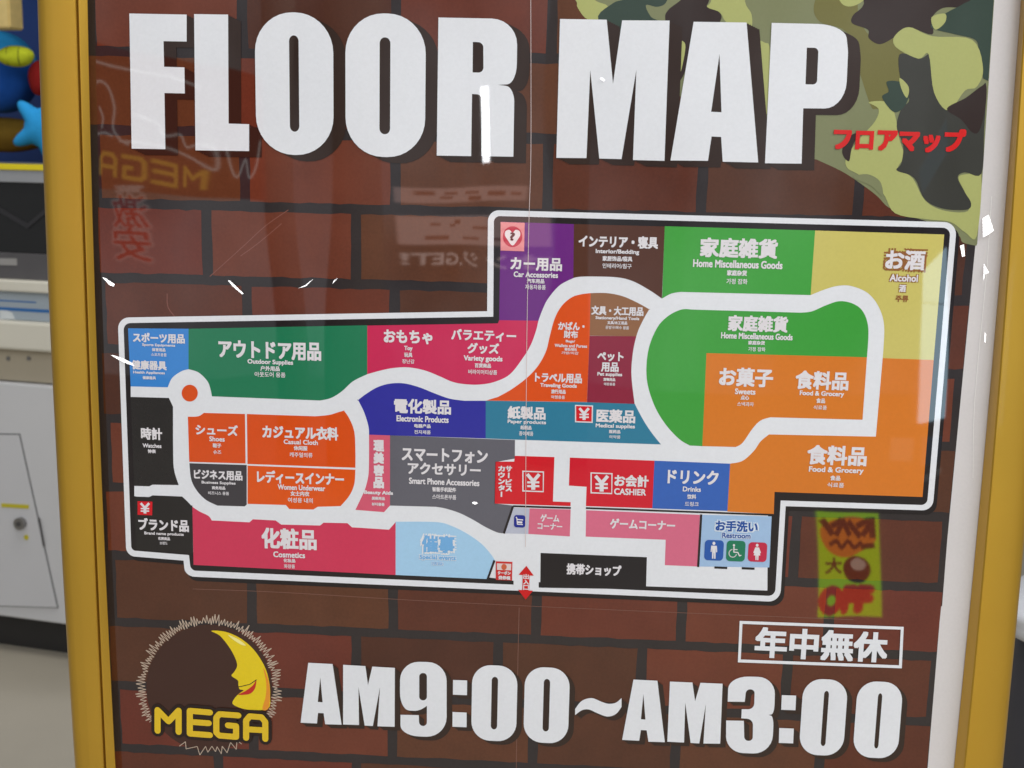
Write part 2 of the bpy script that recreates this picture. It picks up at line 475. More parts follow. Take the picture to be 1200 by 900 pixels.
H_C4 = [[(912.9, 852.3), (930, 853), (929.2, 870.4), (912.4, 869.8)]]
hours = [[[P(*p) for p in l] for l in g] for g in (H_A1, H_M1, H_9, H_C1, H_C2, H_T, H_A2, H_M2, H_3, H_C3, H_C4)]
for (l, t, r, b, cl, ct, cr, cb) in ((552.4, 779, 606.4, 867.5, 575.5, 792.5, 583.6, 854), (613.6, 781.4, 667.6, 869.9, 636.1, 794.9, 644.5, 856.4),
                                     (936.6, 795.2, 992.6, 884.5, 962.1, 808.9, 970.5, 873.6), (999.6, 798, 1057, 887.6, 1024.8, 811.7, 1032.8, 876.4)):
    hours.append([rrect(l, t, r, b, 22, 22), rrect(cl, ct, cr, cb, 4, 4.5)])
F = Flat()
for g in hours: F.loops(g, 12, WHITE)
h_obj = F.build('hours_lettering', poster, 'white block letters AM9:00 to AM3:00')
dropped(hours, 7 * px1, 5 * px1, 4, 9, SHADOW, 'printed_shadow', h_obj)

F = Flat()
o4 = [(866.6, 727), (1058.7, 734), (1056.4, 782.6), (864.5, 775.6)]
i4 = [(869.9, 730.6), (1055.2, 737.3), (1053.1, 779.0), (867.9, 772.2)]
F.poly(o4, 11, WHITE, [i4])
letter(F, '年中無休', 884, 1040, 737, 773, 12, WHITE, weight=0.036, ring=10)
F.build('holiday_notice', poster, 'white boxed kanji notice above the closing time')

# ---- round emblem with the word MEGA (without the mascot)
F = Flat()
def e(*p): return [(140 + a / 4.5, 700 + b / 4.5) for a, b in p]
EC = (245.5, 805.5)
DISC = ink((70, 48, 43)); YEL = ink((232, 204, 40)); YEL2 = ink((226, 190, 48)); HAIR = ink((196, 176, 158)); ORG = ink((232, 150, 52))
F.poly([(EC[0] + 74 * math.cos(t * math.pi / 24), EC[1] + 74 * math.sin(t * math.pi / 24)) for t in range(48)], 4, DISC)
emblem = F.build('round_emblem', poster, 'dark round emblem with crescent moon and the word MEGA')
F = Flat()
rnd = random.Random(3)
t = 150.0; pts = []
while t < 150 + 246:
    a = math.radians(t)
    r = 74 + rnd.uniform(-1, 2) if len(pts) % 2 else 74 + rnd.uniform(5, 13)
    pts.append((EC[0] + r * math.cos(a), EC[1] + r * math.sin(a)))
    t += rnd.uniform(0.8, 1.7)
F.stroke(pts, 0.85, 6, HAIR, cap=False)
F.build('spiky_outline', emblem)
F = Flat()
t = 60; pts = []
while t < 118:
    a = math.radians(t); r = 70 + (rnd.uniform(-2, 1) if len(pts) % 2 else rnd.uniform(3, 10))
    if rnd.random() < 0.75: pts.append((EC[0] + r * math.cos(a), EC[1] + r * math.sin(a)))
    t += rnd.uniform(2, 4)
F.stroke(pts, 0.8, 6, HAIR, cap=False)
F.build('spiky_outline', emblem)
F = Flat()
moon = smooth(e((485, 175), (560, 180), (640, 215), (710, 275), (765, 360), (790, 440), (796, 520), (785, 585), (700, 592), (640, 582), (598, 560), (606, 534), (625, 512), (640, 500), (655, 488), (634, 482), (628, 458), (625, 436), (592, 412), (606, 392), (622, 358), (610, 315), (578, 258), (530, 200)), 4)
F.poly(moon, 7, YEL)
F.poly(smooth(e((760, 370), (788, 440), (795, 520), (785, 585), (755, 588), (772, 520), (775, 450))), 8, ORG)
F.poly(smooth(e((628, 510), (665, 492), (705, 462), (723, 433), (716, 478), (692, 505), (655, 512))), 9, ink((196, 52, 44)))
F.stroke(e((628, 470), (650, 466), (690, 456), (723, 433)), 0.9, 9, BLACK)
F.poly(smooth(e((575, 195), (630, 220), (668, 250), (645, 248), (600, 220))), 9, ink((246, 236, 150)))
F.build('crescent_moon', emblem, 'yellow crescent moon with a red mouth')
F = Flat()
mega = [e((204, 700), (204, 590), (262, 650), (315, 593), (315, 706)), e((480, 603), (374, 594), (374, 714), (480, 722)), e((374, 652), (474, 659)),
        e((630, 618), (530, 611), (514, 630), (514, 708), (530, 724), (618, 731), (618, 674), (575, 670)),
        e((671, 736), (671, 645), (690, 622), (752, 627), (772, 652), (772, 742)), e((671, 690), (772, 696))]
for i, s in enumerate(mega): F.stroke(s, 15, 9 + i, ink((46, 36, 34)))
for i, s in enumerate(mega): F.stroke(s, 7.2, 15 + i, YEL2)
F.build('emblem_lettering', emblem, 'yellow rounded letters MEGA')

# ---- floor map
F = Flat()
OUT = [(572, 246, 13), (1121, 260.5, 15), (1092.5, 598, 12), (920.5, 592.8), (914, 705, 14), (217.5, 675, 11), (215.5, 656.5), (148.5, 651, 10), (138.5, 372, 13), (571, 364.5)]
INN = [(579, 253, 7), (1113.5, 267, 9), (1086, 591.5, 7), (914.6, 586), (908, 698, 8), (224, 668, 6), (222, 650), (154.5, 644.5, 5), (145.3, 378.5, 8), (578.2, 371)]
sh = [(p[0] + 4, p[1] + 5) + tuple(p[2:]) for p in OUT]
F.poly(fillet(sh), 8, ink((42, 38, 40)))
F.poly(fillet(OUT), 10, WHITE)
F.poly(fillet(INN), 11, BLACK)
fmap = F.build('floor_map', poster, 'store floor map with coloured departments inside a white outline')

F = Flat()
WK = [(595, 266), (1098, 280), (1072, 574), (900, 572), (899, 691.5), (757, 686.5), (633, 683), (631.5, 692), (602, 690.5), (602, 680), (572, 676), (232, 658), (226, 645), (226, 592), (158, 581), (158, 568.5), (153.8, 465), (153.8, 452), (158, 391), (430, 385), (590, 382)]
F.poly(WK, 12, WHITE)
F.build('walkway', fmap, 'white aisles between the coloured departments')

S = 's'
depts = [
 ('purple car accessories area', (110, 46, 130), [(587, 259.8), (672.5, 262.5)] + C((671.8, 325.7), (655.8, 334.3), (642.4, 349.7), (635.7, 363), (631, 375.6)) + [(585, 375)]),
 ('pink toy and variety goods area', (204, 48, 90), [(430.7, 381.3), (583.6, 378.7), (585, 375)] + C((631, 375.6), (628, 388), (622, 404), (613, 419), (597.8, 438.2), (580, 447.1), (562, 450.3), (544.4, 449.8), (530, 447), (516, 440.9), (498, 433.8), (478.7, 430.2), (460.9, 431), (446.7, 433.8), (430.7, 438.2))),
 ('dark green outdoor supplies area', (42, 124, 88), [(221.5, 385), (430.7, 380.9)] + C((430.7, 438.2), (414, 446.5), (401, 458.2), (388.3, 466), (375.4, 469)) + [(248.8, 464.1)] + C((248.8, 464.0), (247.5, 456.9), (243.7, 446.5), (233.3, 436.2), (221.5, 432.3))),
 ('blue sports and health area', (64, 136, 212), [(150.7, 384.5), (221.5, 385)] + C((221.5, 432.3), (212.7, 435), (202.3, 442.7), (197.2, 453.5)) + [(153.8, 452.5)]),
 ('black watches area', (50, 48, 48), [(153.5, 464.8), (198.5, 466), (203.2, 476)] + C((203.3, 476), (203.5, 530), (204.7, 550.7), (210, 568)) + [(179.4, 567.5), (175.4, 569.4), (158, 568.9)]),
 ('orange shoes area', (220, 84, 36), C((220.7, 488), (232.7, 487.5), (239.4, 483.5)) + [(287.6, 484.8), (288.3, 542.7), (222.3, 540.8)]),
 ('orange casual clothing area', (221, 84, 34), [(289.8, 484.8)] + C((370, 487.5), (386, 485.9), (396.8, 482.7), (403.5, 480.8)) + C((403.6, 480.9), (410, 490.7), (415.5, 505.4), (416.8, 526.7), (416.8, 547.7)) + [(290.5, 543.3)]),
 ('orange underwear area', (226, 90, 24), [(290.6, 545.2)] + C((416.8, 550), (415.5, 566.7), (410, 580), (399.5, 592.6)) + [(372.8, 593.4), (367.5, 596.6), (339.4, 596), (335.4, 591.3), (290.6, 590)]),
 ('charcoal business supplies area', (70, 67, 71), [(222.5, 542.4), (289.6, 544.5), (289.6, 590.7), (287.4, 592.9)] + C((255.4, 592), (242, 585.4), (231.4, 574.7), (224.7, 561.4), (222.5, 542.5))),
 ('black branded goods area', (48, 46, 46), [(158, 581.4), (175.4, 582), (179.4, 580)] + C((214, 581.4), (220, 587), (226, 593.4)) + [(227, 648), (160, 643)]),
 ('pink cosmetics area', (208, 62, 92), C((226, 593.4), (234, 598.7), (244.7, 604), (248.7, 609.4)) + [(292.8, 611.6), (296.8, 608), (323.4, 609.4), (330, 614.2), (375.5, 615.3), (379.5, 612), (407.5, 612.6), (412.8, 617.4), (456.2, 620.2), (463.9, 611.3), (463.9, 673.2), (227.4, 661.4)]),
 ('light blue special events area', (166, 206, 236), C((463.9, 610.9), (511, 611.3), (529.7, 616), (548.3, 625.3), (564.7, 637), (575.2, 648.7), (579.8, 655.7)) + [(571.7, 678), (463.9, 673.2)]),
 ('rose beauty aids area', (214, 94, 118), [(432.8, 509), (457.3, 509.8), (457.3, 592), (450.3, 599.7), (416.8, 597)] + C((427.5, 574.7), (431, 562), (432.6, 548), (432.8, 509.5))),
 ('grey phone accessories area', (102, 101, 110), [(457.3, 509.8), (603.6, 515.2), (603.4, 537), (581, 541), (580, 589.5), (602, 592)] + C((591.5, 624.4), (583.3, 623.5), (569.3, 617.2), (555.3, 609), (539, 600.8), (522.7, 595.5), (511, 593.4)) + [(457.3, 592)]),
 ('indigo electronics area', (54, 54, 158), C((420, 468.4), (430.7, 460.4), (443, 453.3), (457.3, 449.2), (473.3, 448.9), (491, 453.3), (508.9, 460.4), (526.7, 466.7), (544.4, 469.3)) + [(569.4, 469.3), (569.3, 513.4)] + C((432.8, 509), (432, 498.7), (427, 482.7), (420.2, 468.8))),
 ('teal paper and medical area', (54, 126, 156), [(569.4, 469.3), (687.8, 471)] + C((743.8, 473), (753.3, 491), (763, 506), (774.4, 520.4)) + [(602, 514.7), (569.3, 513.4)]),
 ('orange bags and travel area', (222, 86, 40), [(569.6, 469.1)] + C((583.6, 464.9), (600, 455.6), (617.8, 442.2), (631, 427.8), (640, 411), (644.4, 393.3), (650, 373.3), (657.8, 358.9), (668.9, 348.9), (680, 344.9), (692.2, 343.3)) + [(691, 393.3), (687.8, 470.8)]),
 ('tan stationery area', (146, 102, 72), C((692.2, 343.3), (711, 343.3), (729, 346.7), (746.7, 354.4), (760.7, 362.2)) + C((760.6, 362.4), (755.6, 371), (748.9, 384.4), (745.6, 393.8)) + [(691, 393.1)]),
 ('maroon pet supplies area', (142, 44, 66), [(691, 393.3)] + C((745.6, 393.8), (742.2, 408.9), (740, 428.9), (740.4, 446.7), (743.6, 473)) + [(687.9, 471)]),
 ('brown interior and bedding area', (88, 56, 46), [(672.5, 262.5), (778.9, 265.3)] + C((775.6, 349.7), (761.3, 340), (742, 329.5), (723, 324.8), (694, 323.8), (678.8, 324.2), (671.8, 325.7))),
 ('green home goods area along the top wall', (72, 162, 70), [(778.9, 265), (954.9, 270), (949.6, 345.6)] + C((797, 341.9), (786.2, 344), (775.8, 349.6))),
 ('yellow alcohol area', (204, 193, 108), [(954.9, 270), (1106, 274.7), (1093.6, 421.6)] + C((1034, 419.4), (1035.7, 382), (1029.2, 359.2), (1016.2, 343), (996.7, 334.9), (980.5, 334.9), (964.2, 339.7), (949.6, 345.6))),
 ('orange food area along the right wall', (216, 124, 48), [(1034, 419.4), (1093.6, 421.6), (1080.6, 581.9), (907.4, 576), (906.5, 602), (852.2, 599)] + C((855.4, 542.9), (870, 539.6), (883, 528.2), (891, 516.9), (900.9, 508.7)) + [(1026, 511.3)]),
 ('green home goods island area', (70, 160, 68), [(827.7, 413.5)] + C((1015.6, 418.4), (1017.2, 385.2), (1011.4, 365.7), (1000, 356), (983.7, 352.7), (967.5, 357.6), (951.2, 364.6), (938, 366.2)) + [(870, 364.2)] + C((812, 362.6), (798.5, 362.5), (782.2, 370.6), (769.2, 385.2), (759.5, 411.2), (757.9, 443.7), (766, 473), (779, 495.7), (795.2, 513.6), (808.2, 521.7)) + [(822.9, 522.4)]),
 ('orange sweets and food island area', (216, 124, 48), [(827.7, 413.5), (1015.6, 418.4), (1010.4, 491.5)] + C((902.5, 488.6), (891, 492.5), (881.4, 502.2), (870, 518.5), (861.9, 523.4)) + [(822.9, 522.4)]),
 ('red service counter area', (212, 40, 50), [(580.6, 540.5), (602.7, 540.5), (603.4, 533.7), (649.8, 535.2), (648, 587.2), (668.8, 588), (668.6, 592.6), (579.5, 589.7)]),
 ('red cashier area', (210, 38, 54), [(667.8, 535.8), (766.8, 539.4), (764.3, 595.2), (686.6, 592.6), (687.4, 570), (666.7, 568.6)]),
 ('blue drinks area', (60, 102, 184), [(766.8, 539.4), (855.4, 542.9), (852.2, 598.4), (764.3, 595.4)]),
 ('small pink game corner area', (216, 112, 138), [(620.7, 595.2), (668.8, 596.6), (667.8, 628.1), (619.2, 625.2)]),
 ('pale grey cart area', (186, 190, 206), [(601.7, 594.6), (620.7, 595.2), (619.2, 625.2), (591.8, 624.5)]),
 ('large pink game corner area', (216, 110, 138), [(686.9, 597.4), (820, 602.8), (817, 663.3), (779, 661.7), (780, 632), (686.3, 628.3)]),
 ('pale blue restroom area', (162, 192, 226), [(822.7, 602.8), (904, 604.6), (901.3, 664.4), (819.2, 663.3)]),
 ('black mobile phone shop area', (42, 39, 42), [(633.6, 647.4), (758, 652.4), (757, 690), (631.4, 688), (631.4, 681.6), (633.2, 681.6)]),
]
for lab, c, pts in depts:
    F = Flat()
    F.poly(semi(pts), 13, ink(c))
    F.build('department_area', fmap, lab)

for pts, w in (([(601.5, 592.6), (669, 594.7)], 2.2), ([(686.6, 594.8), (906.5, 602.8)], 2.2), ([(821.6, 602.2), (818, 663.8)], 2.6), ([(601.2, 593), (590.6, 624.6)], 2.6), ([(579.6, 656), (571.4, 678.6)], 2.6),
               ([(837, 664.3), (852, 664.9)], 2.7), ([(869, 665.2), (884, 665.8)], 2.7)):
    F = Flat(); F.stroke(pts, w, 15, BLACK, cap=False); F.build('wall_line', fmap)
F = Flat()
F.poly([(223 + 9.4 * math.cos(k * math.pi / 16), 460.3 + 9.8 * math.sin(k * math.pi / 16)) for k in range(32)], 15, ink((220, 84, 36)))
F.build('escalator_dot', fmap, 'orange dot in the left aisle')

# ---- lettering of the departments: (line, left, right, top, bottom)
TW = ink((226, 222, 226))
def block(label, lines, m=TW, halo=None):
    F = Flat()
    for i, (s, l, r, t, b) in enumerate(lines):
        big = (b - t) > 9
        kor = any('\uac00' <= ch <= '\ud7a3' for ch in s)
        letter(F, s, l, r, t, b, 17, m, weight=(0.036 if big else (0.018 if kor else 0.036)), ring=(8 if big else 4), halo=halo if big or halo and not kor else None)
    return F.build('department_lettering', fmap, label)
block('white car accessories lettering', [('カー用品', 598.3, 658.7, 301.8, 317), ('Car Accessories', 602, 654, 318.4, 325), ('汽车用品', 617.5, 638, 326.4, 331.8), ('자동차용품', 615.6, 639.5, 333.4, 339)])
block('white interior and bedding lettering', [('インテリア・寝具', 678, 771, 276, 290.5), ('Interior/Bedding', 698, 749, 292, 298.5), ('家居饰品/寝具', 706, 741, 300, 306), ('인테리어/침구', 706, 740, 308.6, 314.4)])
block('white toy lettering', [('おもちゃ', 450, 507, 386.5, 402.5), ('Toy', 474, 483.8, 405, 411.6), ('玩具', 474, 483.6, 413, 418.2), ('장난감', 471.6, 486, 420.6, 425.6)])
block('white variety goods lettering', [('バラエティー', 529, 605, 386, 399.5), ('グッズ', 548, 585, 401.6, 414.2), ('Variety goods', 543.6, 589, 416.6, 424.4), ('百货商品', 556.5, 575.6, 425.4, 430.6), ('버라이어티상품', 549, 582.7, 433, 438.4)])
block('white outdoor supplies lettering', [('アウトドア用品', 256.6, 376.7, 399.6, 421), ('Outdoor Supplies', 290.7, 344, 421, 428), ('户外用品', 305.7, 328.4, 428.6, 434.4), ('아웃도어 용품', 299, 335, 435.7, 441.6)])
block('white sports goods lettering', [('スポーツ用品', 156.6, 217.3, 390, 401.6), ('Sports Equipments', 167.5, 206, 402.4, 406.4), ('体育用品', 179, 194.6, 407.4, 411.6), ('스포츠용품', 178, 196, 413.4, 417.2), ('健康器具', 155.3, 196, 422, 433), ('Health Appliances', 157, 194, 434.6, 438.6), ('健康器具', 168, 183.5, 440.4, 444.2)])
block('white watches lettering', [('時計', 166, 190.8, 500.6, 515), ('Watches', 168, 190, 519.4, 524.2), ('钟表', 174, 183.4, 526, 530.6)])
block('white shoes lettering', [('シューズ', 230, 279.4, 497.2, 509.6), ('Shoes', 246, 264, 511, 516.8), ('鞋子', 250, 260, 519, 524.2), ('슈즈', 250.6, 260, 527, 531.6)])
block('white casual clothing lettering', [('カジュアル衣料', 308, 396.8, 498.8, 514.4), ('Casual Cloth', 333, 373, 514.8, 520.4), ('休闲服', 344.8, 360.8, 522, 527.4), ('캐주얼의류', 340, 366.7, 529.8, 535.4)])
block('white business supplies lettering', [('ビジネス用品', 228, 284.7, 550.4, 561.8), ('Business Supplies', 237, 276.7, 563.4, 567.6), ('商务用品', 249, 264.7, 569.2, 573.2), ('비즈니스 용품', 244.7, 269, 575.4, 579.4)])
block('white underwear lettering', [('レディースインナー', 301.6, 403.5, 552, 567), ('Women Underwear', 326, 381.6, 567.8, 574), ('女士内衣', 341, 363, 575, 580.8), ('여성용 내의', 338, 367, 582.8, 588.6)])
block('white branded goods lettering', [('ブランド品', 163, 222, 607.2, 621.8), ('Brand name products', 170, 216, 623, 627.4), ('名牌商品', 186, 200, 628.6, 632.4), ('브랜드', 188, 197, 634, 637.6)])
block('white cosmetics lettering', [('化粧品', 307, 371.5, 618.6, 643), ('Cosmetics', 320.8, 358, 646, 652.8), ('化妆品', 332.8, 346.6, 654, 658.4), ('화장품', 333.4, 346.2, 660.6, 665.2)])
SPB = ink((118, 176, 226))
block('blue special events lettering with white edge', [('催事', 494.7, 533, 627, 647), ('Special events', 492, 534.3, 650, 656.4), ('活动', 506, 520, 658, 661.6)], SPB, WHITE)
F = Flat()
for i, ch in enumerate('理美容品'):
    letter(F, ch, 438, 450.4, 515 + i * 14.4, 515 + i * 14.4 + 13.4, 17, TW, weight=0.06)
for (s, l, r, t, b) in (('Beauty Aids', 427, 461, 574.5, 580), ('美容用品', 436, 451.5, 581.4, 585.4), ('뷰티용품', 436, 451, 588.4, 592.2)):
    letter(F, s, l, r, t, b, 17, TW, weight=0.05, ring=4)
F.build('department_lettering', fmap, 'white vertical beauty aids lettering')
block('white phone accessories lettering', [('スマートフォン', 471, 571.7, 525, 541.2), ('アクセサリー', 478, 563.5, 542.4, 556.2), ('Smart Phone Accessories', 479.5, 562, 560.4, 567.8), ('智能手机配件', 506.8, 534.8, 570.4, 575.8), ('스마트폰부품', 506.8, 534.8, 579, 584.6)])
block('white electronics lettering', [('電化製品', 462, 528.8, 467.4, 484.6), ('Electronic Products', 465, 526, 487, 494.2), ('电器产品', 485.8, 505, 496.4, 501), ('전자제품', 485.8, 505, 503.6, 508.2)])
block('white paper products lettering', [('紙製品', 595, 639.5, 475.8, 491), ('Paper products', 595, 640, 491.8, 497.2), ('纸制品', 610, 623, 498.2, 503), ('종이제품', 608.4, 625, 505, 510.2)])
block('white medical supplies lettering', [('医薬品', 698.9, 744.4, 479.4, 495), ('Medical supplies', 698, 744, 496.4, 502.2), ('医药品', 713.8, 727, 503.2, 507.4), ('의약품', 713.8, 727, 509.6, 513.4)])
block('white bags and wallets lettering', [('かばん・', 654, 685, 377, 386.6), ('財布', 660.7, 677.3, 387, 396), ('Bags/', 663, 674, 398, 401.8), ('Wallets and Purses', 650, 688, 403, 406.8), ('箱包/钱包', 661.6, 676, 407.4, 410.8), ('가방/지갑', 658, 678, 411.6, 415)])
block('white traveling goods lettering', [('トラベル用品', 627, 682, 437, 448.2), ('Traveling Goods', 633, 676, 449, 454.8), ('旅行用品', 646, 663, 456, 461), ('여행용품', 646, 662, 463, 467)])
block('white stationery and tools lettering', [('文具・大工用品', 693, 754, 358.6, 369.4), ('Stationery/Hand Tools', 697.8, 749, 370.6, 375.4), ('文具/木工用品', 711.6, 735, 376, 380), ('문방구/목수 용품', 709.6, 737, 381.6, 385.6)])
block('white pet supplies lettering', [('ペット', 700, 730.7, 412, 423), ('用品', 704.4, 725, 424.2, 435.4), ('Pet supplies', 700, 729, 436, 441.4), ('宠物用品', 707, 721, 442.4, 446.2), ('애완용품', 707.6, 720.8, 448, 451.4)])
block('white home goods lettering along the top wall', [('家庭雑貨', 820, 911, 279, 302.2), ('Home Miscellaneous Goods', 811.8, 916.6, 304.8, 314), ('家庭杂货', 851.6, 875, 316.4, 323), ('가정 잡화', 851, 875.6, 326.4, 332.8)])
block('white home goods lettering on the island', [('家庭雑貨', 852.8, 923, 369.6, 388.6), ('Home Miscellaneous Goods', 844.6, 928.5, 390, 397.4), ('家庭杂货', 876.5, 896, 399, 403.8), ('가정 잡화', 876.5, 896.6, 406.4, 411.4)])
BRN = ink((150, 100, 62))
block('white alcohol lettering with brown edge', [('お酒', 1037, 1083.4, 293, 316.2), ('Alcohol', 1042, 1075, 321.4, 329.8), ('酒', 1053, 1061, 333.4, 342)], TW, BRN)
F = Flat(); letter(F, '주류', 1048.7, 1064, 346, 353.6, 17, BRN, weight=0.04, ring=4); F.build('department_lettering', fmap, 'brown small alcohol lettering')
block('white sweets lettering', [('お菓子', 842.4, 905.7, 430.6, 452.8), ('Sweets', 861, 885, 455, 461.8), ('点心', 867.7, 877.5, 462.8, 468.2), ('스낵과자', 863.5, 883, 470.6, 475.6)])
block('white food lettering on the island', [('食料品', 931.7, 994, 434.4, 456.4), ('Food & Grocery', 936.6, 988.6, 457.8, 465), ('食品', 956, 966.5, 466.2, 472), ('식료품', 952.9, 968.5, 474.6, 479.6)])
block('white food lettering along the right wall', [('食料品', 945.4, 1015.3, 521.6, 544.8), ('Food & Grocery', 947.3, 1011.4, 546.8, 555), ('食品', 972.4, 984.4, 556.6, 562.6), ('식료품', 969, 988.6, 565, 570.6)])
block('white drinks lettering', [('ドリンク', 782.2, 841.7, 550.2, 566.8), ('Drinks', 800, 821.2, 569.8, 575.6), ('饮料', 805, 815.7, 578.6, 584.2), ('드링크', 802.4, 818.6, 587.4, 592.6)])
block('white cashier lettering', [('お会計', 720, 760, 556, 570), ('CASHIER', 719.5, 757, 572, 579.6)])
F = Flat()
for col, (s, x0, x1, y0, y1) in enumerate((('サービス', 592.6, 600.2, 545, 576), ('カウンター', 584, 591.8, 545, 582.4))):
    n = len(s); hgt = (y1 - y0) / n
    for i, ch in enumerate(s):
        if ch == 'ー':
            F.poly([((x0 + x1) / 2 - 0.9, y0 + i * hgt + 0.6), ((x0 + x1) / 2 + 0.9, y0 + i * hgt + 0.6), ((x0 + x1) / 2 + 0.7, y0 + (i + 1) * hgt - 0.8), ((x0 + x1) / 2 - 1.1, y0 + (i + 1) * hgt - 0.8)], 17, TW)
        else:
            letter(F, ch, x0, x1, y0 + i * hgt + 0.3, y0 + (i + 1) * hgt - 0.6, 17, TW, weight=0.06, ring=6)
F.build('department_lettering', fmap, 'white vertical service counter lettering')
block('white lettering of the small game corner', [('ゲーム', 633.4, 655.5, 602, 611), ('コーナー', 630, 659, 612.2, 620)])
block('white lettering of the large game corner', [('ゲームコーナー', 714.7, 791, 608, 620)])
block('blue restroom lettering with white edge', [('お手洗い', 838.3, 887.8, 609.8, 622.4), ('Restroom', 846, 879.3, 624, 630)], ink((44, 84, 160)), ink((220, 230, 240)))
block('white mobile phone shop lettering', [('携帯ショップ', 664, 728, 660.6, 673.6)])

# ---- signs on the map
def yen(F, l, t, r, b, m=TW, layer=18):
    w, h = r - l, b - t
    cx, dx = (l + r) / 2, w * 0.3
    F.stroke([(cx - dx, t + h * 0.14), (cx, t + h * 0.48), (cx + dx, t + h * 0.14)], w * 0.17, layer, m, cap=False)
    F.stroke([(cx, t + h * 0.44), (cx, t + h * 0.88)], w * 0.2, layer, m, cap=False)
    for yy in (0.53, 0.71):
        F.stroke([(cx - dx, t + h * yy), (cx + dx, t + h * yy)], h * 0.1, layer, m, cap=False)
def box(F, l, t, r, b, layer, m, hole=0.0):
    s = 0.035
    o = [(l, t), (r, t + (r - l) * s), (r - (b - t) * 0.02, b + (r - l) * s), (l, b)]
    if hole:
        i = [(l + hole, t + hole), (r - hole, t + hole + (r - l) * s), (r - hole, b - hole + (r - l) * s), (l + hole, b - hole)]
        F.poly(o, layer, m, [i])
    else:
        F.poly(o, layer, m)
F = Flat(); box(F, 162, 586.7, 179.4, 602.7, 16, RED); yen(F, 162.5, 586.7, 179, 603); F.build('yen_sign', fmap, 'red yen sign on the branded goods area')
F = Flat(); box(F, 673.8, 474, 695, 494.4, 16, TW); box(F, 675.2, 475.3, 693.6, 493, 17, RED); yen(F, 675.4, 475.3, 693.6, 493.8); F.build('yen_sign', fmap, 'red yen sign with white edge beside the medical lettering')
F = Flat(); box(F, 612.2, 551, 637.6, 575.4, 16, TW, 1.4); yen(F, 613.2, 551.6, 636.8, 576.2); F.build('yen_sign', fmap, 'white framed yen sign on the service counter area')
F = Flat(); box(F, 692, 553, 717.8, 577.6, 16, TW, 1.4); yen(F, 693, 553.6, 717, 578.4); F.build('yen_sign', fmap, 'white framed yen sign beside the cashier lettering')

F = Flat()
box(F, 586.8, 260, 615, 293.4, 16, ink((236, 148, 152)))
cx, cy = 600.8, 277.2
F.poly([(cx + 11.4 * math.cos(k * math.pi / 16), cy + 12.2 * math.sin(k * math.pi / 16)) for k in range(32)], 17, ink((200, 62, 82)))
F.poly(smooth([(cx, cy - 4.6), (cx + 3.6, cy - 8), (cx + 8, cy - 6.6), (cx + 9, cy - 2), (cx + 6, cy + 3.4), (cx, cy + 10.4), (cx - 6, cy + 3.4), (cx - 9, cy - 2), (cx - 8, cy - 6.6), (cx - 3.6, cy - 8)], 4), 18, ink((240, 228, 230)))
letter(F, '?', cx - 2.8, cx + 2.8, cy - 5, cy + 4.6, 19, ink((96, 44, 50)), weight=0.05)
F.build('heart_sign', fmap, 'pink heart sign with a question mark')

F = Flat()
F.poly([(617, 662.4), (625.6, 673.8), (620.6, 673.8), (620.2, 691.2), (624.6, 691.6), (616, 701.8), (607.2, 690.4), (612.2, 690.6), (612.7, 673.2), (607.9, 672.6)], 17, ink((206, 34, 38)))
for i, ch in enumerate('出入口'): letter(F, ch, 613.2, 620, 672 + i * 6.4, 677.8 + i * 6.4, 18, TW, weight=0.04, ring=4)
F.build('entrance_arrow', fmap, 'red double arrow with white entrance kanji')

F = Flat()
CR = ink((204, 52, 52))
box(F, 581.2, 657, 600.6, 678.8, 17, CR)
box(F, 582.6, 659.4, 599.2, 667, 18, ink((226, 206, 204)))
F.poly([(590.8 + 3.2 * math.cos(k * math.pi / 8), 663.6 + 3.6 * math.sin(k * math.pi / 8)) for k in range(16)], 19, ink((206, 100, 70)))
letter(F, 'クーポン', 583.4, 598.6, 668.4, 672.6, 19, TW, weight=0.05, ring=4)
letter(F, '発券機', 584.2, 598.2, 674, 678.4, 19, TW, weight=0.05, ring=4)
F.build('coupon_sign', fmap, 'small red coupon sign with white letters')

F = Flat()
F.loops([rrect(602.4, 603, 615.8, 617.4, 3, 3)], 17, ink((42, 52, 142)))
F.stroke([(605.2, 605.6), (606.4, 608), (612.6, 608.6)], 1.3, 18, TW)
F.stroke([(606.6, 611.2), (612.2, 611.6)], 2.4, 18, TW, cap=False)
F.stroke([(606, 608), (606.4, 613.6), (612.4, 614)], 1.0, 18, TW)
F.build('cart_sign', fmap, 'dark blue sign with a white shopping cart')

F = Flat()
F.loops([rrect(825, 632.2, 848, 656, 4.5, 4.5)], 17, ink((48, 92, 172)))
F.poly([(836.4 + 1.7 * math.cos(k * math.pi / 8), 636 + 1.9 * math.sin(k * math.pi / 8)) for k in range(16)], 18, TW)
F.poly([(833.2, 638.6), (839.8, 638.9), (840.2, 646.4), (839, 646.4), (838.5, 641.6), (838.2, 654), (836.6, 654), (836.4, 647), (836.1, 647), (835.7, 653.9), (834.1, 653.8), (834.3, 641.5), (833.6, 646), (832.5, 646)], 18, TW)
F.build('restroom_sign', fmap, 'blue restroom sign with a white man')
F = Flat()
F.loops([rrect(850.6, 632.9, 873.4, 657, 4.5, 4.5)], 17, ink((40, 124, 92)))
F.poly([(859.8 + 1.3 * math.cos(k * math.pi / 8), 638.2 + 1.4 * math.sin(k * math.pi / 8)) for k in range(16)], 18, TW)
F.stroke([(859.8, 640.2), (859.7, 646.3), (864.4, 646.6), (866.2, 650.6), (868, 650)], 1.3, 18, TW)
F.stroke([(859.8, 643), (863.6, 643.4)], 1.1, 18, TW)
F.stroke([(858.4 + 4.4 * math.cos(a), 647.6 + 4.6 * math.sin(a)) for a in [math.radians(d) for d in range(20, 261, 20)]], 1.1, 18, TW)
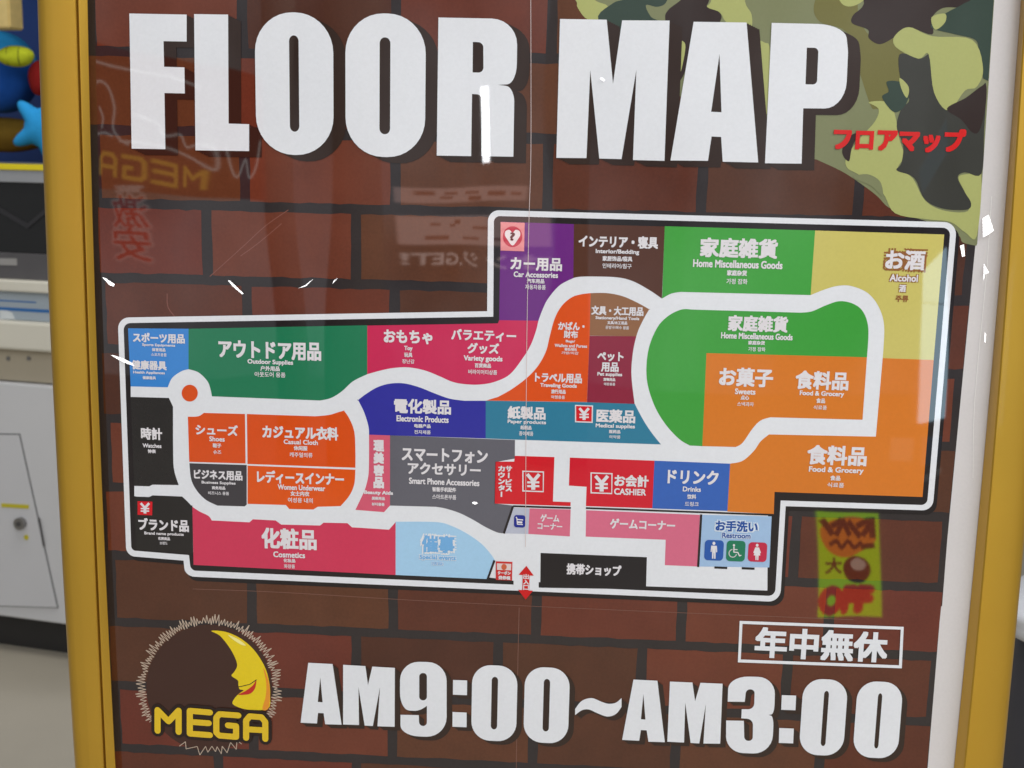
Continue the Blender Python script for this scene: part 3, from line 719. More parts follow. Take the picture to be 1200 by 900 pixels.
F.build('restroom_sign', fmap, 'green restroom sign with a white wheelchair')
F = Flat()
F.loops([rrect(876, 634.9, 898.8, 657.6, 4.5, 4.5)], 17, ink((196, 48, 76)))
F.poly([(887 + 1.6 * math.cos(k * math.pi / 8), 638.2 + 1.8 * math.sin(k * math.pi / 8)) for k in range(16)], 18, TW)
F.poly([(884.8, 640.6), (889.2, 640.8), (891.4, 647), (890.2, 647.6), (890.6, 650.2), (888.6, 650.2), (888.3, 655.6), (887, 655.6), (886.9, 650.2), (886.5, 650.2), (886.2, 655.5), (884.9, 655.4), (884.9, 650.1), (882.8, 650), (883.6, 647.4), (882.4, 646.8)], 18, TW)
F.build('restroom_sign', fmap, 'red restroom sign with a white woman')

# ---- seams and creases of the cover film
SEAM = ink((216, 198, 196)); SEAM2 = ink((128, 92, 82))
F = Flat()
F.stroke(smooth([(622, -45), (622.4, 90), (622.2, 190), (620, 260), (617.5, 400), (616.5, 520), (616, 640)], 4, False), 0.6, 20, SEAM, cap=False)
F.build('film_seam', poster, 'thin pale vertical seam of the film across title and map')
F = Flat()
F.stroke(smooth([(1162, 230), (1155, 330), (1142, 470), (1140, 560)], 4, False), 0.8, 3, ink((236, 234, 232)), cap=False)
F.build('film_seam', poster, 'faint wrinkle line in the white margin')
F = Flat()
F.stroke([(608.4, 712), (607, 770), (605, 900)], 0.6, 3, SEAM2, cap=False)
F.build('film_seam', poster, 'faint vertical seam of the film below the map')
F = Flat()
F.stroke(smooth([(226, 690), (330, 694), (480, 703), (640, 711), (800, 718), (1000, 726)], 4, False), 0.55, 3, SEAM2, cap=False)
F.build('film_fold', poster, 'faint horizontal fold below the map')

for pts in ([(338, 246), (312, 264), (288, 286), (266, 306), (246, 324)], [(330, 262), (304, 284), (282, 300)], [(196, 344), (197, 360), (206, 372)]):
    F = Flat(); F.stroke(smooth(pts, 3, False), 0.9, 3, ink((134, 86, 76)), cap=False)  # cloudy sheen along the film's folds, drawn as lighter ink lines
    F.build('film_fold', poster, 'faint slanting fold above the map')

# ================================================================== FRAME
gold = paint('gold_anodised', (206, 162, 56), rough=0.34, metal=0.6, var=0.09, scale=9, coat=0.1, bump=0.0006)
gold_l = paint('gold_lip', (222, 182, 78), rough=0.34, metal=0.5, var=0.03, scale=60)
frame = empty('poster_frame', (0, 0, 0), 'gold metal snap frame around the floor map poster', 'frame')

def quadfit(pts):
    c = np.polyfit([p[0] for p in pts], [p[1] for p in pts], 2)
    return lambda y: float(np.polyval(c, y))

def rail(sections, name, label):
    """sections: list of (function py -> px, depth y, pixel offset)"""
    pys = [-90, -40, 60, 160, 260, 360, 460, 560, 660, 760, 860, 960, 1040]
    rows = []
    for py in pys:
        row = []
        for fn, dep, off in sections:
            u, v = P(fn(py) + off, py, dep)
            row.append((u, dep, v))
        rows.append(row)
    bm = bmesh.new()
    V = [[bm.verts.new(p) for p in r] for r in rows]
    n = len(sections)
    for i in range(len(rows) - 1):
        for j in range(n):
            f = bm.faces.new((V[i][j], V[i][(j + 1) % n], V[i + 1][(j + 1) % n], V[i + 1][j]))
    bm.faces.new(V[0]); bm.faces.new(V[-1][::-1])
    bmesh.ops.recalc_face_normals(bm, faces=bm.faces)
    me = bpy.data.meshes.new(name); bm.to_mesh(me); bm.free()
    me.materials.append(gold)
    for p in me.polygons: p.use_smooth = True
    me.set_sharp_from_angle(angle=math.radians(28))
    return link(name, me, frame, label)

li = quadfit([(0, 102.7), (108, 105), (200, 107.3), (480, 115.7), (680, 125), (900, 135.5)])
lg = quadfit([(0, 90), (230, 97), (460, 104.6), (680, 113), (900, 123)])
lo = quadfit([(0, 43.6), (230, 52), (460, 62), (680, 74), (900, 88)])
rail([(li, -0.0005, 0), (li, -0.0078, -0.4), (lg, -0.0118, 3.4), (lg, -0.0122, 2.4), (lg, -0.0122, 1.6), (lg, -0.0065, 0.7), (lg, -0.0065, -0.3), (lg, -0.0130, -1.0), (lg, -0.0138, -2.2), (lg, -0.0141, -10), (lg, -0.0142, -18), (lo, -0.0141, 18), (lo, -0.0137, 10), (lo, -0.0127, 5), (lo, -0.0108, 2), (lo, -0.008, 0.6), (lo, -0.004, 0), (lo, 0.024, 3), (li, 0.024, 0)], 'side_rail', 'left gold rail with a grooved inner lip')
ri = quadfit([(0, 1196), (120, 1188), (280, 1175.5), (500, 1155.7), (600, 1147.6), (900, 1118)])
rt_ = quadfit([(0, 1200.5), (120, 1194.5), (320, 1182), (500, 1165.8), (640, 1152.4), (900, 1130)])
ro = quadfit([(0, 1251), (669, 1197), (780, 1187), (900, 1175)])
rail([(ri, -0.001, 0), (rt_, -0.0135, 0), (rt_, -0.0145, 2), (rt_, -0.0148, 12), (rt_, -0.0148, 22), (ro, -0.0146, -16), (ro, -0.0140, -10), (ro, -0.0127, -5), (ro, -0.0108, -2), (ro, -0.008, -0.6), (ro, -0.004, 0), (ro, 0.024, -3), (ri, 0.024, 0)], 'side_rail', 'right gold rail with a shaded inner edge')

def boxmesh(bm, x0, x1, y0, y1, z0, z1):
    vs = [bm.verts.new((x, y, zz)) for x in (x0, x1) for y in (y0, y1) for zz in (z0, z1)]
    for f in ((0, 1, 3, 2), (4, 6, 7, 5), (0, 4, 5, 1), (2, 3, 7, 6), (0, 2, 6, 4), (1, 5, 7, 3)):
        bm.faces.new([vs[i] for i in f])

def solid(name, boxes, m, parent=None, label=None, bevel=0.0, seg=2):
    bm = bmesh.new()
    for b in boxes: boxmesh(bm, *b)
    bmesh.ops.recalc_face_normals(bm, faces=bm.faces)
    if bevel: bmesh.ops.bevel(bm, geom=list(bm.edges), offset=bevel, segments=seg, affect='EDGES', profile=0.5)
    me = bpy.data.meshes.new(name); bm.to_mesh(me); bm.free()
    me.materials.append(m)
    if seg > 2:
        for p in me.polygons: p.use_smooth = True
    return link(name, me, parent, label)

uL, vT = P(lo(-60), -60); uR, _ = P(ro(-60), -60); _, vB = P(600, 1010)
solid('cross_rail', [(uL + 0.002, uR - 0.002, -0.0125, 0.022, vT - 0.004, vT + 0.036)], gold, frame, None, 0.003)
solid('cross_rail', [(uL + 0.002, uR - 0.002, -0.0125, 0.022, vB - 0.036, vB + 0.004)], gold, frame, None, 0.003)
solid('backing_board', [(uL + 0.012, uR - 0.012, 0.004, 0.018, vB - 0.01, vT + 0.01)], paint('board_white', (205, 203, 200), 0.6), frame)
for s in (-1, 1):
    x = s * 0.30
    solid('leg', [(x - 0.018, x + 0.018, 0.026, 0.05, 0.02, vB + 0.3)], gold, frame, None, 0.003)
    solid('foot', [(x - 0.025, x + 0.025, -0.16, 0.26, 0.0, 0.02)], gold, frame, None, 0.004)
# pale edge of the film along the left lip
# ================================================================== SETTING
floor_m = paint('floor_vinyl', (180, 172, 156), rough=0.30, var=0.20, scale=2.6, coat=0.15)
bm = bmesh.new(); boxmesh(bm, -8, 8, -7, 8, -0.02, 0.0)
me = bpy.data.meshes.new('floor'); bm.to_mesh(me); bm.free(); me.materials.append(floor_m)
fl = link('floor', me); fl['kind'] = 'structure'

# ================================================================== CRANE GAME MACHINE (left, behind the frame)
MROT = math.radians(-12)
nrm = Vector((math.sin(MROT), -math.cos(MROT), 0))          # front normal
p0 = hit(60, 735, (0, 0, 0.10), Vector((0, 0, 1)))           # foot of the cabinet front
MO = Vector((p0.x, p0.y, 0))
mach = empty('crane_game_machine', MO, 'white crane game cabinet with yellow shelf edge, left of the frame', 'arcade machine', rot=MROT)
ax = Vector((math.cos(MROT), math.sin(MROT), 0))
def Q(px, py, out=0.0):
    h = hit(px, py, MO + nrm * out, nrm)
    return (h - MO).dot(ax), h.z
A0, A1 = -1.1, 0.22
def band(y_top, y_bot): return Q(30, y_bot)[1], Q(30, y_top)[1]
cw = paint('cabinet_white', (206, 206, 208), 0.4, var=0.03, scale=8)
cream = paint('cabinet_cream', (214, 210, 196), 0.42, var=0.04, scale=8)
beige = paint('cabinet_beige', (176, 166, 146), 0.45, var=0.06, scale=6)
dk = paint('smoked_panel', (24, 24, 24), 0.2, var=0.3, scale=14, coat=0.15)
bar = paint('dark_bar', (44, 43, 46), 0.4, var=0.1)
dg = paint('dark_strip', (84, 82, 84), 0.3, var=0.1)
yel = paint('yellow_trim', (226, 206, 30), 0.4, var=0.03)
gry = paint('grey_trim', (150, 152, 156), 0.35, var=0.04)
pbl = paint('panel_pale_blue', (172, 184, 194), 0.12, var=0.06, scale=5, coat=0.8)
blue_l = paint('blue_line', (40, 110, 180), 0.35, var=0.03)
back_b = paint('prize_backdrop', (30, 72, 150), 0.5, var=0.1, scale=5)
ochre = paint('prize_floor', (120, 92, 36), 0.6, var=0.15, scale=12)

z0, z1 = band(450, 726)
solid('cabinet', [(A0, A1, 0.0, 0.75, z0, z1)], cw, mach, None, 0.006)
za, zb = band(409, 449); solid('ledge_panel', [(A0, A1, 0.015, 0.7, za, zb)], beige, mach, None, 0.004)
za, zb = band(376, 410); solid('apron', [(A0, A1, -0.02, 0.7, za, zb)], cream, mach, None, 0.008)
za, zb = band(341, 376); ct = solid('control_panel', [(A0, A1, 0.0, 0.7, za, zb)], pbl, mach, None, 0.003)
m0, m1 = band(361.5, 365); solid('blue_line', [(A0, A1, -0.0015, 0.01, m0, m1)], blue_l, ct)
m0, m1 = band(353, 354.4); solid('blue_line', [(A0, Q(42, 353)[0], -0.0015, 0.01, m0, m1)], blue_l, ct)
za, zb = band(328, 341); solid('white_ledge', [(A0, A1, -0.03, 0.7, za, zb)], cream, mach, None, 0.004)
za, zb = band(297, 328); solid('grey_strip', [(A0, A1, 0.0, 0.7, za, zb)], dg, mach, None, 0.002)
za, zb = band(214, 297); solid('smoked_window', [(A0, A1, 0.004, 0.7, za, zb)], dk, mach, None, 0.002)
za, zb = band(199.5, 214); solid('shelf_front', [(A0, A1, -0.004, 0.7, za, zb)], gry, mach, None, 0.002)
za, zs = band(192.5, 199.5); solid('shelf_edge', [(A0, A1, -0.008, 0.02, za, zs)], yel, mach, None, 0.002)
solid('prize_shelf', [(A0, A1, 0.02, 0.7, za, zs - 0.004)], ochre, mach)
solid('backdrop', [(A0, A1, 0.62, 0.66, zs, zs + 0.75)], back_b, mach)
for a in (A0, A1 - 0.05): solid('side_post', [(a, a + 0.05, 0.0, 0.66, zs, zs + 0.75)], cw, mach, None, 0.004)
solid('header', [(A0, A1, 0.0, 0.7, zs + 0.75, zs + 1.0)], cw, mach, None, 0.01)
solid('plinth', [(A0 + 0.05, A1 - 0.05, 0.06, 0.7, 0.0, z0)], paint('plinth_dark', (40, 38, 37), 0.6), mach)
# door with its slanted edge
door_m = paint('door_white', (204, 204, 207), 0.4, var=0.03, scale=8)
gap_m = paint('door_gap', (72, 70, 70), 0.7)
def slab(name, pts, y0, y1, m, parent, label=None):
    n = len(pts)
    me = bpy.data.meshes.new(name)
    vs = [(a, y0, b) for a, b in pts] + [(a, y1, b) for a, b in pts]
    fs = [tuple(range(n)), tuple(range(2 * n - 1, n - 1, -1))] + [(i, (i + 1) % n, n + (i + 1) % n, n + i) for i in range(n)]
    me.from_pydata(vs, [], fs); me.materials.append(m)
    return link(name, me, parent, label)
dpts = [Q(-160, 506), Q(23, 509.5), Q(67.5, 711), Q(-160, 704)]
slab('door_gap', [(dpts[0][0], dpts[0][1] + 0.003), (dpts[1][0] + 0.002, dpts[1][1] + 0.003), (dpts[2][0] + 0.003, dpts[2][1] - 0.003), (dpts[3][0], dpts[3][1] - 0.003)], -0.002, 0.002, gap_m, mach)
door = slab('door', dpts, -0.006, 0.001, door_m, mach)
def ring_disc(name, c, r, y0, y1, m, parent, seg=20):
    return slab(name, [(c[0] + r * math.cos(2 * math.pi * k / seg), c[1] + r * math.sin(2 * math.pi * k / seg)) for k in range(seg)], y0, y1, m, parent)
steel = paint('steel', (150, 148, 146), 0.3, metal=0.9, var=0.05)
c = Q(27, 612); ring_disc('lock', c, 0.017, -0.020, -0.004, steel, door)
ring_disc('keyhole', c, 0.007, -0.0215, -0.019, gap_m, door)
lab_y = paint('label_yellow', (196, 184, 40), 0.5, var=0.12, scale=80)
slab('sticker', [Q(3.5, 589), Q(35.5, 591), Q(35.5, 595.5), Q(3.5, 593.5)], -0.0075, -0.0055, lab_y, door)
ring_disc('sticker', Q(32.5, 629), 0.0075, -0.0075, -0.0055, lab_y, door)

for px in (6, 30):
    ring_disc('screw', Q(px, 421), 0.006, 0.0120, 0.016, steel, mach)
slab('instruction_sticker', [Q(-30, 302), Q(20, 303), Q(20, 311), Q(-30, 310)], -0.0015, 0.001, paint('sticker_grey', (150, 148, 146), 0.5), mach)
slab('glass_bar', [Q(-20, 232), Q(32, 262), Q(32, 268), Q(-20, 238)], 0.001, 0.005, bar, mach)
slab('glass_bar', [Q(32, 262), Q(75, 226), Q(75, 232), Q(32, 268)], 0.0005, 0.0045, bar, mach)
slab('panel_glare', [Q(0, 361), Q(14, 366), Q(18, 374), Q(0, 374)], -0.0012, 0.001, paint('clear_sticker', (226, 232, 234), 0.1, coat=1.0), ct)  # lamp glare on the panel, painted as a pale patch
slab('hinge', [Q(35, 592), Q(38.5, 592), Q(45, 630), Q(41, 630)], -0.009, -0.004, steel, door) if False else None
slab('scuff', [Q(46.5, 606), Q(48, 606), Q(54, 640), Q(52, 640)], -0.0065, -0.005, gap_m, door)

# ---- soft toys on the shelf
def tube(name, pts, r, m, parent):
    bm = bmesh.new(); prev = None; n = 10
    for i, p in enumerate(pts):
        p = Vector(p); d = (Vector(pts[min(i + 1, len(pts) - 1)]) - Vector(pts[max(i - 1, 0)])).normalized()
        q = d.to_track_quat('Z', 'X')
        rg = [bm.verts.new(p + q @ Vector((r * math.cos(2 * math.pi * k / n), r * math.sin(2 * math.pi * k / n), 0))) for k in range(n)]
        if prev:
            for k in range(n): bm.faces.new((prev[k], prev[(k + 1) % n], rg[(k + 1) % n], rg[k]))
        prev = rg
    me = bpy.data.meshes.new(name); bm.to_mesh(me); bm.free(); me.materials.append(m)
    for p in me.polygons: p.use_smooth = True
    return link(name, me, parent)

plush_seam = paint('seam_thread', (96, 102, 26), 0.9)
def soft(name, px, py, depth, r, m, label, squash=(1, 1, 1), cap=None, seed=0, rest=True):
    """round stuffed toy in world space"""
    h = hit(px, py, MO - nrm * depth, nrm)
    bm = bmesh.new()
    bmesh.ops.create_icosphere(bm, subdivisions=4, radius=1.0)
    rr = random.Random(seed)
    ph = [rr.uniform(0, 6) for _ in range(4)]
    for v in bm.verts:
        n = v.co.copy()
        w = 1 + 0.03 * math.sin(3 * n.x + ph[0]) * math.sin(4 * n.z + ph[1]) + 0.02 * math.sin(7 * n.y + ph[2])
        v.co = Vector((n.x * squash[0], n.y * squash[1], n.z * squash[2])) * r * w
    me = bpy.data.meshes.new(name); bm.to_mesh(me); bm.free()
    me.materials.append(m)
    for p in me.polygons: p.use_smooth = True
    if cap:
        me.materials.append(cap)
        for p in me.polygons:
            if p.center.z > 0.22 * r: p.material_index = 1
    o = link(name, me)
    o.location = h
    return tag(o, label, 'soft toy')
plush_b = paint('plush_blue', (28, 82, 168), 0.95, var=0.18, scale=40, spec=0.2, bump=0.002)
plush_s = paint('plush_sky', (44, 150, 214), 0.95, var=0.14, scale=40, spec=0.2, bump=0.002)
plush_l = paint('plush_lime', (186, 196, 44), 0.95, var=0.14, scale=60, spec=0.2, bump=0.002)
plush_r = paint('plush_red', (150, 34, 32), 0.95, var=0.14, scale=60, spec=0.2, bump=0.002)
soft('plush_ball', -4, 84, 0.30, 0.118, plush_b, 'large royal blue plush ball with sky blue upper half', cap=plush_s, seed=1)
soft('plush_egg', 18, 66, 0.16, 0.040, plush_l, 'lime green egg-shaped plush in front of the blue ball', squash=(1.3, 0.8, 0.72), seed=2)
soft('plush_pillow', 46, 92, 0.24, 0.038, plush_r, 'small red plush pillow beside the lime egg', squash=(0.8, 0.7, 1.25), seed=3)

soft('plush_cushion', 8, 158, 0.34, 0.085, paint('plush_ochre', (122, 96, 34), 0.95, var=0.2, scale=40, spec=0.2), 'ochre plush cushion on the shelf under the large blue ball', squash=(1.6, 0.7, 0.62), seed=5)
egg = bpy.data.objects['plush_egg']
for sx in (-0.35, 0.3):
    pts = []
    for k in range(13):
        a = math.pi * (0.15 + 0.7 * k / 12)
        rr_ = math.sqrt(1 - sx * sx)
        pts.append((0.052 * sx + 0.006 * math.sin(a), -0.0325 * rr_ * math.sin(a), 0.0292 * rr_ * math.cos(a)))
    tube('seam', pts, 0.0012, plush_seam, egg)
hb = hit(2, 8, MO - nrm * 0.12, nrm)
bm = bmesh.new(); boxmesh(bm, -0.045, 0.045, -0.03, 0.03, -0.06, 0.06)
bmesh.ops.bevel(bm, geom=list(bm.edges), offset=0.004, segments=2, affect='EDGES')
me = bpy.data.meshes.new('prize_box'); bm.to_mesh(me); bm.free(); me.materials.append(paint('box_tan', (206, 182, 118), 0.6, var=0.2, scale=50))
o = link('prize_box', me); o.location = hb; o.rotation_euler = (0, 0, MROT)
tag(o, 'small tan prize box above the large blue plush ball', 'box')
def star_toy():
    h = hit(52, 150, MO - nrm * 0.15, nrm)
    bm = bmesh.new()
    bmesh.ops.create_icosphere(bm, subdivisions=5, radius=1.0)
    for v in bm.verts:
        n = v.co.normalized()
        a = math.atan2(n.z, n.x)
        flat = math.sqrt(n.x ** 2 + n.z ** 2)
        r = 0.055 + 0.045 * (0.5 + 0.5 * math.cos(5 * (a - math.radians(135)))) ** 2 * flat ** 3
        v.co = Vector((n.x * r, n.y * 0.036, n.z * r))
    me = bpy.data.meshes.new('plush_star'); bm.to_mesh(me); bm.free()
    me.materials.append(plush_s)
    for p in me.polygons: p.use_smooth = True
    o = link('plush_star', me); o.location = h
    tag(o, 'sky blue star-shaped plush pointing up left beside the gold rail', 'soft toy')
star_toy()

# ================================================================== DARK BAG (right, behind the frame)
bag = empty('shoulder_bag', (0, 0, 0), 'dark grey rounded bag with navy piping, right of the gold frame', 'bag')
bag_m = paint('bag_fabric', (62, 62, 70), 0.5, var=0.15, scale=12)
nav = paint('navy_piping', (30, 32, 62), 0.5)
bc = hit(1290, 890, (0, 0.9, 0), Vector((0, 1, 0)))
bag.location = (bc.x, bc.y, 0)
bm = bmesh.new()
bmesh.ops.create_uvsphere(bm, u_segments=48, v_segments=24, radius=1.0)
R_ = (bc.x - hit(1168, 890, (0, 0.9, 0), Vector((0, 1, 0))).x)
for v in bm.verts:
    n = v.co
    sx = math.copysign(abs(n.x) ** 0.7, n.x); sz = math.copysign(abs(n.z) ** 0.7, n.z)
    v.co = Vector((sx * R_, n.y * 0.14, sz * 0.30 + bc.z + 0.0))
me = bpy.data.meshes.new('body'); bm.to_mesh(me); bm.free(); me.materials.append(bag_m)
for p in me.polygons: p.use_smooth = True
link('body', me, bag)
tube('piping', [(-R_ * 0.80 + 0.14 * math.sin(t * 0.2), -0.115, bc.z + 0.10 - 0.036 * t) for t in range(11)], 0.006, nav, bag)
cloth_m = paint('white_cloth', (206, 208, 214), 0.8, var=0.06, scale=20)
cc = hit(1232, 716, (0, 0.85, 0), Vector((0, 1, 0)))
bm = bmesh.new(); bmesh.ops.create_icosphere(bm, subdivisions=4, radius=1.0)
for v in bm.verts:
    n = v.co.copy()
    v.co = Vector((n.x * 0.088, n.y * 0.08, n.z * 0.05)) * (1 + 0.06 * math.sin(6 * n.x + 3 * n.z) + 0.04 * math.sin(9 * n.z))
me = bpy.data.meshes.new('cloth_bundle'); bm.to_mesh(me); bm.free(); me.materials.append(cloth_m)
for p in me.polygons: p.use_smooth = True
o = link('cloth_bundle', me); o.location = cc
tag(o, 'white cloth bundle on top of the dark bag beside the right rail', 'cloth')

# ================================================================== WHAT THE FILM MIRRORS (behind the camera)
# a mirrored view at depth Y is met on the plane y = -Y at the same height and width
def flat_sheet(name, pts, y, m, parent, thick=0.004):
    q = [P(px, py, y) for px, py in pts]
    n = len(q)
    o = parent.location if parent else Vector((0, 0, 0))
    vs = [(a - o.x, -y - o.y, b - o.z) for a, b in q] + [(a - o.x, -y - thick - o.y, b - o.z) for a, b in q]
    fs = [tuple(range(n)), tuple(range(2 * n - 1, n - 1, -1))] + [(i, (i + 1) % n, n + (i + 1) % n, n + i) for i in range(n)]
    me = bpy.data.meshes.new(name); me.from_pydata(vs, [], fs); me.materials.append(m)
    return link(name, me, parent)

class Behind(Flat):
    """lettering and strokes on a sheet that faces the poster"""
    def __init__(s, Y): super().__init__(); s.Y = Y
    def put(s, q, faces, lift, m):
        i0 = len(s.v); mi = s.mat(m)
        y = -s.Y + lift + (s.k % 9) * 0.00004; s.k += 1
        s.v += [(a, y, b) for a, b in q]
        for f in faces: s.f.append([i + i0 for i in f]); s.m.append(mi)
    def poly(s, pts, lift, m):
        q = [P(px, py, s.Y) for px, py in pts]
        s.put(q, tessellate_polygon([[Vector((a, b, 0)) for a, b in q]]), lift, m)
    def line(s, pts, w, lift, m):
        q = [Vector(P(px, py, s.Y)) for px, py in pts]
        r = w / FPX * (s.Y + 1) / 2
        for a, b in zip(q, q[1:]):
            d = (b - a).normalized(); t = Vector((-d.y, d.x)) * r; d = d * r * 0.6
            s.put([tuple(a + t - d), tuple(b + t + d), tuple(b - t + d), tuple(a - t - d)], [(0, 1, 2, 3)], lift, m)
    def text(s, text, corners, lift, m, weight=0.05, ring=8):
        """corners: where the film shows the word's start-top, end-top, end-bottom, start-bottom"""
        v, f = glyphs(text)
        xs = [p[0] for p in v]; ys = [p[1] for p in v]
        x0, x1, y0, y1 = min(xs), max(xs), min(ys), max(ys)
        A, B_, C_, D = (Vector(P(*c, s.Y)) for c in corners)
        for k in range(ring):
            q = 2 * math.pi * k / ring
            pts = []
            for a, b in v:
                a2 = (a - x0) / (x1 - x0) + math.cos(q) * weight * (y1 - y0) / (x1 - x0); b2 = (y1 - b) / (y1 - y0) + math.sin(q) * weight
                pts.append(tuple((A * (1 - a2) + B_ * a2) * (1 - b2) + (D * (1 - a2) + C_ * a2) * b2))
            s.put(pts, f, lift, m)
    def done(s, name, parent, label=None):
        o = parent.location
        s.v = [(a - o.x, b - o.y, c - o.z) for a, b, c in s.v]
        return s.build(name, parent, label)

def root_at(name, px, py, Y, label, cat):
    u, v = P(px, py, Y)
    return empty(name, (u, -Y, v), label, cat)

# lit signboard with outlined lettering and the word MEGA
Y = 2.6
sg = root_at('lit_signboard', 205, 150, Y, 'backlit red signboard with white outlined letters over the yellow word MEGA', 'sign')
flat_sheet('panel', [(108, 50), (300, 92), (306, 236), (118, 224)], Y, glow('sign_red_lit', (200, 60, 40), 0.7), sg, 0.06)
B = Behind(Y)
sw = glow('sign_white_lit', (250, 236, 230), 1.9)
for pts in ([(104, 110), (118, 98), (134, 104), (143, 128), (141, 152), (150, 166), (160, 172)], [(110, 160), (128, 158), (140, 162)],
            [(150, 168), (190, 172), (232, 186), (248, 198), (248, 176), (240, 168), (222, 172), (214, 158), (196, 160), (190, 146), (172, 138)],
            [(256, 172), (264, 200), (272, 206), (282, 186), (288, 208), (298, 196), (304, 166)], [(112, 74), (150, 82), (200, 92), (240, 104)],
            [(120, 128), (126, 140), (124, 152)]):
    B.line(smooth(pts, 4, False), 2.6, 0.004, sw)
    B.done('lettering_outline', sg); B = Behind(Y)
B = Behind(Y)
my = glow('sign_yellow_lit', (250, 190, 60), 2.1)
gl = [[(204, 700), (204, 590), (262, 650), (315, 593), (315, 706)], [(480, 600), (374, 600), (374, 720), (480, 720)], [(374, 656), (474, 656)],
      [(630, 610), (530, 605), (514, 625), (514, 705), (530, 722), (618, 724), (618, 668), (575, 666)], [(671, 726), (671, 640), (690, 614), (752, 616), (772, 642), (772, 728)], [(671, 680), (772, 682)]]
cA, cB, cC, cD = (Vector(c) for c in ((242, 200), (124, 175), (123, 206), (240, 226)))
for g in gl:
    q = []
    for x, yy in g:
        a2 = (x - 204) / (772 - 204); b2 = (yy - 590) / (728 - 590)
        q.append(tuple((cA * (1 - a2) + cB * a2) * (1 - b2) + (cD * (1 - a2) + cC * a2) * b2))
    B.line(q, 5.0, 0.006, my)
B.done('lettering', sg)

# red price banner
Y = 2.4
bn = root_at('price_banner', 158, 268, Y, 'narrow clear banner with two red kanji edged in white', 'banner')
B = Behind(Y)
rl = glow('banner_red_lit', (230, 60, 50), 1.3); wl = glow('banner_white_lit', (255, 232, 226), 1.5)
for ch, t0 in (('激', 232), ('安', 270)):
    B.text(ch, [(176, t0), (140, t0), (142, t0 + 38), (178, t0 + 38)], 0.004, wl, 0.07)
    B.text(ch, [(176, t0), (140, t0), (142, t0 + 38), (178, t0 + 38)], 0.006, rl, 0.015)
B.text('驚', [(176, 220), (142, 220), (142, 229), (176, 229)], 0.004, wl, 0.02, 4)
B.done('lettering', bn)

# yellow green advertising poster on the glass front
Y = 2.2
ad = root_at('advertising_poster', 990, 660, Y, 'daylit yellow green poster with purple and red lettering on the shop glass', 'poster')
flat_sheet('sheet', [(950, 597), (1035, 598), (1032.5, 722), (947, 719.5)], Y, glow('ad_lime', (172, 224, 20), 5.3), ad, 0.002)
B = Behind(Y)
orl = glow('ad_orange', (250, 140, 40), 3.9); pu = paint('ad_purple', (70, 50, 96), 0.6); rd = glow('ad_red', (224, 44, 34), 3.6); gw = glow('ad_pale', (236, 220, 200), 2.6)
B.poly(smooth([(953, 614), (985, 602), (1022, 606), (1030, 628), (1012, 642), (985, 650), (958, 640)]), 0.004, orl)
B.done('orange_patch', ad); B = Behind(Y)
for a, b, c_, d in ((955, 607, 965, 621), (967, 612, 978, 606), (972, 622, 982, 607), (982, 606, 992, 622), (992, 608, 1008, 624), (1006, 612, 1020, 606), (1014, 622, 1024, 610), (1026, 604, 1026, 624)):
    B.line([(a, b), (c_, d)], 8, 0.006, pu)
B.line(smooth([(963, 634), (972, 630), (980, 638), (990, 630), (1000, 638), (1010, 632)], 3, False), 5.5, 0.006, pu)
B.line([(1012, 637), (1026, 635)], 7, 0.006, pu)
B.text('大', [(980, 650), (956, 650), (956, 668), (980, 668)], 0.006, pu, 0.04)
B.done('lettering', ad, 'purple lettering on an orange patch'); B = Behind(Y)
B.poly(smooth([(984, 668), (984, 656), (998, 648), (1016, 652), (1022, 666), (1012, 680), (994, 678)]), 0.006, pu)
B.poly(smooth([(994, 656), (1004, 650), (1016, 656), (1012, 664), (1000, 664)]), 0.008, gw)
B.done('round_picture', ad); B = Behind(Y)
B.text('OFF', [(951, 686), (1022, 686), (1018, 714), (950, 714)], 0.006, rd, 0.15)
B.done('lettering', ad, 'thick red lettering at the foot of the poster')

# pink notice board with pale writing; no lamp, glow added so its reflection shows
Y = 2.8
nb = root_at('notice_board', 552, 265, Y, 'pinkish notice board with pale rows of writing', 'notice board')
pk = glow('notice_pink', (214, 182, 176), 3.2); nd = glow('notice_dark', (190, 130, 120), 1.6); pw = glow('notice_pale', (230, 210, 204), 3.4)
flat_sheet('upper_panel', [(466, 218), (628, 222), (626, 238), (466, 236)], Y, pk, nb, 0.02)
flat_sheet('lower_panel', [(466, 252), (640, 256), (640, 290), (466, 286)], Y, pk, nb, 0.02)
B = Behind(Y)
for i, (a, b, w) in enumerate(((478, 224, 14), (505, 225, 20), (542, 226, 26), (585, 229, 18), (612, 230, 10), (500, 230, 16), (550, 233, 22), (490, 262, 10), (515, 264, 8), (524, 260, 8), (560, 268, 30), (600, 270, 24), (486, 278, 26), (540, 280, 30), (590, 281, 34))):
    if i in (7,): B.done('writing', nb, 'dark writing on the upper panel'); B = Behind(Y)
    B.line([(a, b), (a + w, b + w * 0.03)], 3 if i % 3 else 5, 0.004, nd)
B.done('writing', nb, 'dark writing on the lower panel'); B = Behind(Y)
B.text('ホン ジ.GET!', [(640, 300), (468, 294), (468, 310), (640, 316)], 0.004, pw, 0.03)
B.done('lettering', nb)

# lamp
Y = 3.0
lp = root_at('tube_lamp', 572, 146, Y, 'slender white tube lamp in a metal holder', 'lamp')
flat_sheet('tube', [(559.5, 100), (573, 100), (583.5, 193), (572.5, 193)], Y, glow('tube_lit', (250, 252, 255), 26.0), lp, 0.03)
flat_sheet('holder', [(558.5, 97), (574, 97), (574, 99.5), (558.5, 99.5)], Y, steel, lp, 0.05)

